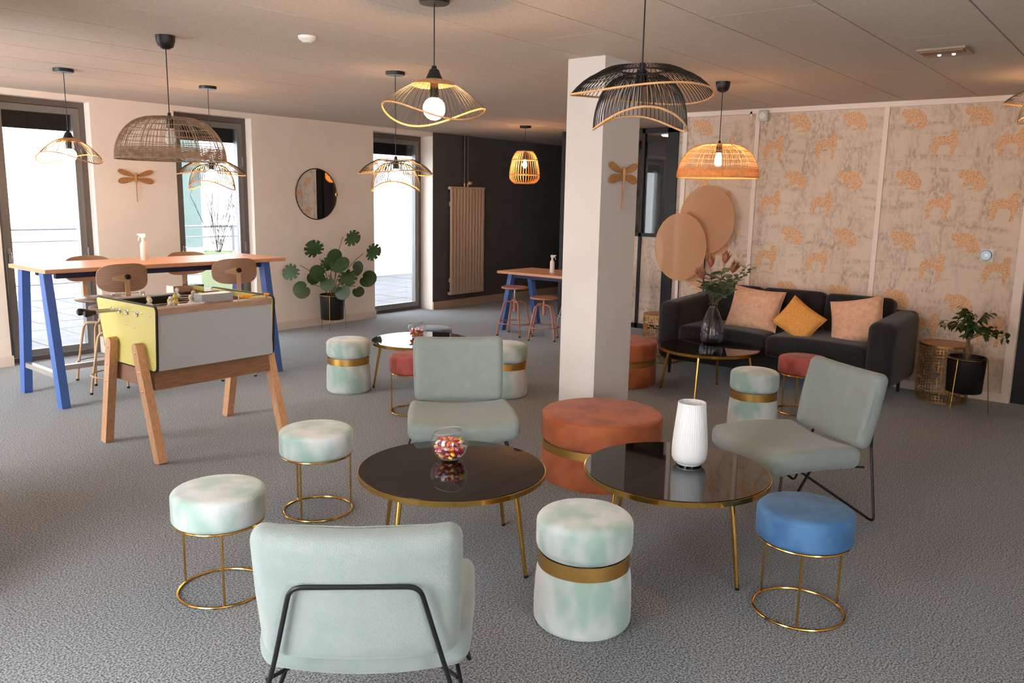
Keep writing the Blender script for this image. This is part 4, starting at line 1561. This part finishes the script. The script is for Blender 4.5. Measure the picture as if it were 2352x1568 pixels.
def drum(label, x, y, r, h):
    t = thing('drum_table', label, 'side table', (x, y, 0), 0, 'gold fretwork drum tables')
    MB().lathe([(0, h - .014), (r - .003, h - .014), (r, h - .011), (r, h - .003), (r - .003, h), (0, h)], 56).build('top', M['goldd'], t)
    N, K = 48, 18
    rr = random.Random(11)
    MW, MH = 6, 9
    Hh = [[rr.random() < .62 for _ in range(MW)] for _ in range(MH + 1)]
    Vv = [[rr.random() < .62 for _ in range(MH)] for _ in range(MW + 1)]
    m = MB()
    z0, z1 = .012, h - .016
    dz = (z1 - z0) / K
    w = .0032

    def fx(i):
        i %= 2 * MW
        return i if i < MW else 2 * MW - 1 - i

    def fz(k):
        return k % MH if (k // MH) % 2 == 0 else MH - 1 - k % MH
    for k in range(K + 1):
        for i in range(N):
            if k in (0, K) or Hh[fz(min(k, K - 1))][fx(i)]:
                a0, a1 = 2 * PI * i / N, 2 * PI * (i + 1) / N
                z = z0 + dz * k
                q = []
                for a in (a0, a1):
                    for R in (r - .004, r):
                        for zz in (z - w, z + w):
                            q.append((R * math.cos(a), R * math.sin(a), zz))
                m.add(q, [(0, 1, 3, 2), (4, 6, 7, 5), (0, 4, 5, 1), (2, 3, 7, 6), (0, 2, 6, 4), (1, 5, 7, 3)])
    for k in range(K):
        for i in range(N):
            if Vv[fx(i)][fz(k)]:
                a = 2 * PI * i / N
                da = w / r
                q = []
                for aa in (a - da, a + da):
                    for R in (r - .004, r):
                        for zz in (z0 + dz * k, z0 + dz * (k + 1)):
                            q.append((R * math.cos(aa), R * math.sin(aa), zz))
                m.add(q, [(0, 1, 3, 2), (4, 6, 7, 5), (0, 4, 5, 1), (2, 3, 7, 6), (0, 2, 6, 4), (1, 5, 7, 3)])
    stuff(m.build('fretwork', M['goldd'], t, smooth=0))
    MB().ring(r - .002, .005, .005, 56, 6).build('base_ring', M['goldd'], t)
    return t


drum('gold fretwork drum table at the left end of the sofa', 7.325, 3.91, .185, .48)
drum('gold fretwork drum table behind the black planter, right of the sofa', 7.47, 1.35, .198, .48)

# ------------------------------------------------------------------ plants in black pots on brass stands


def planter(t, r, zt, zb, rf, a0):
    MB().lathe([(0, zb), (r * .9, zb), (r * .93, zb + .006), (r, zt), (r - .008, zt), (r - .012, zt - .05), (0, zt - .05)], 48).build('pot', M['pot'], t)
    MB().lathe([(0, zt - .045), (r - .012, zt - .045)], 36).build('soil', M['soil'], t)
    MB().ring(r + .004, .004, zt - .012, 56, 6).build('stand_ring', M['gold'], t)
    for k in range(3):
        a = a0 + 2 * PI * k / 3
        d = Vector((math.cos(a), math.sin(a), 0))
        MB().tube([d * (r + .006) + Vector((0, 0, zt - .012)), d * rf + Vector((0, 0, .0))], .0036, 8).build('stand_leg', M['gold'], t)


t = thing('potted_ficus', 'small ficus tree in a black pot on a brass stand by the gold drum table', 'potted plant', (7.13, 1.13, 0))
planter(t, .138, .445, .165, .185, math.radians(164))
lf_f = MB().add(*leaf_mesh(.078, .042, .12, .25, 4)).build('leaf', M['fleaf'], smooth=60)
rnd = random.Random(5)
trunk = [Vector((0, 0, .40)), Vector((.008, .004, .5)), Vector((-.004, .006, .58)), Vector((0, 0, .64))]
for s in (0, PI):
    MB().tube([p + Vector((.008 * math.cos(s + i * 1.5), .008 * math.sin(s + i * 1.5), 0)) for i, p in enumerate(trunk)], .010, 8).build('trunk', M['bark'], t)
nleaf = 0
for k in range(26):
    a = k * 2.399 + rnd.uniform(-.3, .3)
    lev = (k % 5) / 4
    out = (.24 - .15 * lev) * rnd.uniform(.75, 1.12)
    p0 = Vector((0, 0, rnd.uniform(.57, .66)))
    tip = Vector((math.cos(a) * out, math.sin(a) * out, .63 + .19 * lev + rnd.uniform(-.03, .03)))
    mid = p0.lerp(tip, .5) + Vector((0, 0, .06))
    pts = [p0 * (1 - u) ** 2 + mid * 2 * u * (1 - u) + tip * u * u for u in (0, .25, .5, .75, 1)]
    MB().tube(pts, [.004, .003, .0025, .002, .001], 5).build('branch', M['bark'], t)
    for i in range(7):
        u = .35 + .65 * i / 6
        q = u * 4
        p = pts[int(min(q, 3))].lerp(pts[int(min(q, 3)) + 1], q - int(min(q, 3)))
        b = a + rnd.uniform(-2.0, 2.0)
        place_leaf(lf_f, 'leaf', t, p, (math.cos(b), math.sin(b), rnd.uniform(-1.1, .3)), rnd.uniform(-.8, .8), rnd.uniform(.6, 1.0))

t = thing('potted_monstera', 'monstera with split leaves in a black pot on a brass stand under the round mirror', 'potted plant', (6.25, 7.75, 0))
planter(t, .145, .43, .13, .17, math.radians(-20))


def monstera_leaf(r, cuts=4):
    """heart-shaped blade with slits, base at the origin, along +x, lying in xy"""
    out = []
    n = 60
    for i in range(n + 1):
        a = -PI + 2 * PI * i / n
        rad = (1 - .42 * abs(a / PI) ** 8) * (.92 + .08 * math.cos(a)) * (1.08 - .10 * math.cos(2 * a))
        if abs(a) > .5 and abs(a) < 2.5 and cuts:
            k = (abs(a) - .5) / 2.0 * cuts
            if abs(k % 1 - .5) < .12:
                rad *= .66
        out.append((r * (1 + rad * math.cos(a)), r * .92 * rad * math.sin(a)))
    out = out[:-1]
    N = len(out)
    vs = [(x, y, -.10 * r * ((x / r - 1) ** 2 + (y / r) ** 2) + .10 * abs(y)) for x, y in out] + [(r, 0, 0)]
    fs = [(i, (i + 1) % N, N) for i in range(N)]
    return vs, fs


ml1 = MB().add(*monstera_leaf(.118, 4)).build('leaf', M['leaf'], smooth=60)
ml2 = MB().add(*monstera_leaf(.104, 0)).build('leaf', M['leaf'], smooth=60)
rnd = random.Random(9)
top = Vector((0, 0, .42))
toward = -bv
for i, (px, pz, pb, kind, dirx, dirz, s) in enumerate((
        (.19, 1.10, .02, 1, .9, -.1, .95), (-.15, .93, -.05, 1, -.25, .55, 1.0), (-.37, .74, -.1, 1, -.7, -.55, 1.0), (-.27, .52, -.12, 2, -.75, -.5, 1.05), (.42, .92, .0, 1, .85, .15, 1.0),
        (.06, .86, -.05, 2, -.3, .55, .9), (.10, .80, -.16, 2, .5, -.1, 1.15), (-.08, .69, -.16, 2, -.6, .1, 1.05), (.19, .68, -.16, 1, .3, -.6, 1.0), (.38, .62, -.05, 2, .9, -.25, 1.1),
        (.15, .50, -.2, 2, .2, -.8, .95), (.0, .60, -.2, 2, -.1, -.7, .9), (.26, .72, .02, 2, .6, .3, .9), (-.02, .74, .0, 1, .0, .7, .9), (.30, .48, -.1, 2, .5, -.8, .7), (-.18, .62, .03, 2, -.7, .0, .8))):
    c = Vector((.968, -.512, 0)) * px + bv * pb + Vector((0, 0, pz))
    d = (rv * dirx + Vector((0, 0, dirz)) + toward * .25).normalized()
    src = ml1 if kind == 1 else ml2
    # blade faces the room: normal leans towards the camera side
    nrm = (toward + Vector((0, 0, .6)) + rv * rnd.uniform(-.4, .4))
    nrm = (nrm - d * nrm.dot(d)).normalized()
    y = nrm.cross(d)
    o = src.copy() if src.name in USED else src
    if o is not src:
        COL.objects.link(o)
    USED.add(src.name)
    o.parent = t
    base_p = c - d * .08 * s
    o.matrix_local = Matrix.Translation(base_p) @ Matrix((d, y, nrm)).transposed().to_4x4() @ Matrix.Scale(s, 4)
    mid = top.lerp(base_p, .55) + Vector((0, 0, .05)) - rv * px * .2
    p0 = top + rv * px * .12 - Vector((0, 0, .03))
    MB().tube([p0 * (1 - u) ** 2 + mid * 2 * u * (1 - u) + base_p * u * u for u in (0, .2, .4, .6, .8, 1)], .0042, 6).build('petiole', M['stem'], t)

# ------------------------------------------------------------------ woven discs on poles


def disc_stand(label, x, y, z, r, yaw, tall=1.10):
    t = thing('disc_screen', label, 'decorative disc', (x, y, 0), yaw, 'translucent woven discs by the sofa')
    MX = Matrix.Translation((-.012, 0, z)) @ Matrix.Rotation(PI / 2, 4, 'Y') @ Matrix.Scale(tall, 4, (1, 0, 0))
    MB().lathe([(0, -.0015), (r * .93, -.0015), (r * .93, .0015), (0, .0015)], 64, M=MX).build('woven_disc', M['disc'], t)
    MB().ring(r * .93, .004, 0, 72, 6, M=MX).build('hoop', M['cane'], t)
    MB().tube([(0, 0, 0), (0, 0, z)], .006, 8).build('pole', M['bplast'], t)
    MB().lathe([(0, 0), (.035, 0), (.035, .008), (.01, .012), (0, .012)], 28).build('foot_plate', M['bplast'], t)
    return t


disc_stand('lower left translucent woven disc on a thin pole beside the flowers', 7.595, 3.883, 1.140, .298, .06, 1.22)
disc_stand('upper right translucent woven disc on a thin pole behind the flowers', 7.665, 3.642, 1.42, .325, -.05)

# ------------------------------------------------------------------ wall and ceiling things
t = thing('round_mirror', 'round wall mirror with a thin dark rim above the monstera', 'mirror', (6.36, YA, 1.603))
MX = Matrix.Rotation(PI / 2, 4, 'X')
MB().lathe([(0, .012), (.300, .012), (.300, .002), (0, .002)], 72, M=MX).build('mirror_glass', M['mirror'], t, smooth=30)
MB().ring(.302, .006, .012, 80, 8, M=MX).build('rim', mat('bronze_rim', L(70, 56, 40), .35, .7), t)
for a in (0, PI):
    MB().box(.305 * math.cos(a), -.016, 0, .022, .012, .03).build('clip', M['gold'], t, smooth=0)


def dragonfly(label, loc, s):
    # lies in local xz, faces -y
    t = thing('wicker_dragonfly', label, 'wall ornament', loc, 0, None)
    for sx in (-1, 1):
        for (ang, ln, w, z0) in ((.30, .185, .052, .0), (-.16, .18, .062, -.025)):
            pts = []
            n = 26
            for i in range(n):
                a = 2 * PI * i / n
                u = .5 - .5 * math.cos(a)
                v = math.sin(a) * (w / 2) * (.45 + .75 * u)
                pts.append((u * ln, v))
            ca, sa = math.cos(ang), math.sin(ang)
            pl_ = [(sx * s * (.006 + u * ca - v * sa), s * (z0 + u * sa + v * ca)) for u, v in pts]
            Mw = Matrix(((1, 0, 0, 0), (0, 0, -1, -.012), (0, 1, 0, 0), (0, 0, 0, 1)))
            MB().prism(pl_, -.003, .003, Mw).build('wing', M['wicker'], t, smooth=30)
            MB().tube([Vector((x, -.012, z)) for x, z in pl_], .0026, 5, True).build('wing_edge', M['wicker'], t)
    b = MB()
    b.tube([(0, -.016, .035 * s), (0, -.016, .02 * s), (0, -.016, .0), (0, -.016, -.05 * s), (0, -.014, -.075 * s), (.0, -.012, -.255 * s)], [.010, .013, .015, .011, .005, .0035], 10)
    b.build('body', M['wicker'], t)
    return t


dragonfly('wicker dragonfly on the white wall between the two left windows', (4.137, YA, 1.745), .98)
dragonfly('wicker dragonfly on the right face of the white pillar', (4.695, PY0, 1.775), .95)

t = thing('panel_radiator', 'tall pale vertical radiator on the dark alcove wall', 'radiator', (9.03, YA - .003, 0))
for k in range(11):
    x = -.37 + .74 * (k + .5) / 11
    fin = MB().rbox(.055, .03, 1.50, .008, 2, None, M=Matrix.Translation((0, 0, 0)), mid=1).build('fin', M['radiator'], t, smooth=40) if k == 0 else None
    if k == 0:
        fin0 = fin
        fin.location = (x, -.075, .97)
    else:
        c = fin0.copy()
        COL.objects.link(c)
        c.parent = t
        c.location = (x, -.075, .97)
for z in (.215, 1.725):
    MB().bx(-.37, .37, -.085, -.03, z - .02, z + .02).build('header', M['radiator'], t, smooth=0)
for x, z in ((-.3, .4), (.3, .4), (-.3, 1.5), (.3, 1.5)):
    MB().bx(x - .02, x + .02, -.04, 0, z - .03, z + .03).build('bracket', M['radiator'], t, smooth=0)
for x in (-.045, .025):
    MB().tube([(x, -.05, 1.745), (x, -.05, ZC)], .011, 10).build('pipe', M['darkwall'], t)
    MB().tube([(x, -.05, 1.72), (x, -.05, 1.80)], .014, 10).build('pipe_nut', M['beige'], t)
MB().lathe([(0, 0), (.022, 0), (.027, .015), (.027, .05), (.02, .062), (0, .064)], 18, M=Matrix.Translation((.03, -.06, 1.80)) @ Matrix.Rotation(PI / 2, 4, 'Y')).build('thermostat_valve', M['radiator'], t)

t = thing('smoke_detector', 'small round white detector on the ceiling above the football table', 'detector', (3.03, 3.93, ZC))
MB().lathe([(0, -.035), (.025, -.034), (.034, -.024), (.048, -.016), (.05, 0), (0, 0)], 32).build('cover', M['white'], t)
MB().lathe([(0, -.038), (.01, -.037), (.01, -.034)], 16).build('sensor', M['greyp'], t)
t = thing('emergency_light', 'recessed ceiling emergency light with two small bright dots', 'emergency light', (5.36, 1.14, ZC), 0)
MB().bx(-.12, .14, -.125, .125, -.012, 0).build('tray', mat('light_tray', L(150, 130, 112), .4, .2), t, smooth=0)
MB().bx(-.10, .0, -.11, .11, -.02, -.012).build('recess', M['oakd'], t, smooth=0)
for y in (.035, -.04):
    MB().lathe([(0, -.024), (.008, -.022), (.01, -.012), (0, -.012)], 14, M=Matrix.Translation((.03, y, 0))).build('led', M['led'], t)
t = thing('wall_alarm', 'small grey alarm box high on the wallpaper near the honey rattan lamp', 'alarm', (XB - .012, 3.14, 2.405))
MB().rbox(.05, .095, .105, .018, 3, lambda p: Vector((p.x - .025, p.y, p.z)), mid=2).build('housing', mat('alarm_grey', L(196, 190, 180), .5), t)
MB().lathe([(0, 0), (.03, 0), (.028, .006), (.008, .008), (.006, .004), (0, .004)], 24, M=Matrix.Translation((-.05, 0, 0)) @ Matrix.Rotation(-PI / 2, 4, 'Y')).build('speaker_cone', M['white'], t)
t = thing('sensor_clip', 'tiny grey clip beside the alarm box on the left wallpaper panel', 'sensor', (XB, 3.27, 2.43))
MB().rbox(.02, .03, .055, .006, 2, lambda p: Vector((p.x - .01, p.y, p.z)), mid=1).build('housing', M['white'], t)
t = thing('thermostat', 'round black dial thermostat on a white plate at the right of the leopard wallpaper', 'thermostat', (XB, 1.165, 1.206))
MB().rbox(.012, .098, .102, .004, 2, lambda p: Vector((p.x - .006, p.y, p.z)), mid=1).build('plate', M['white'], t)
d = MB().lathe([(0, 0), (.042, 0), (.043, .012), (.039, .02), (0, .02)], 40, M=Matrix.Translation((-.012, .006, 0)) @ Matrix.Rotation(-PI / 2, 4, 'Y')).build('dial', M['dial'], t)
MB().bx(-.0335, -.0325, -.012, .016, -.012, .014).build('display', mat('display', L(150, 165, 180), .2, emit=L(150, 170, 190), estr=.25), d, smooth=0)
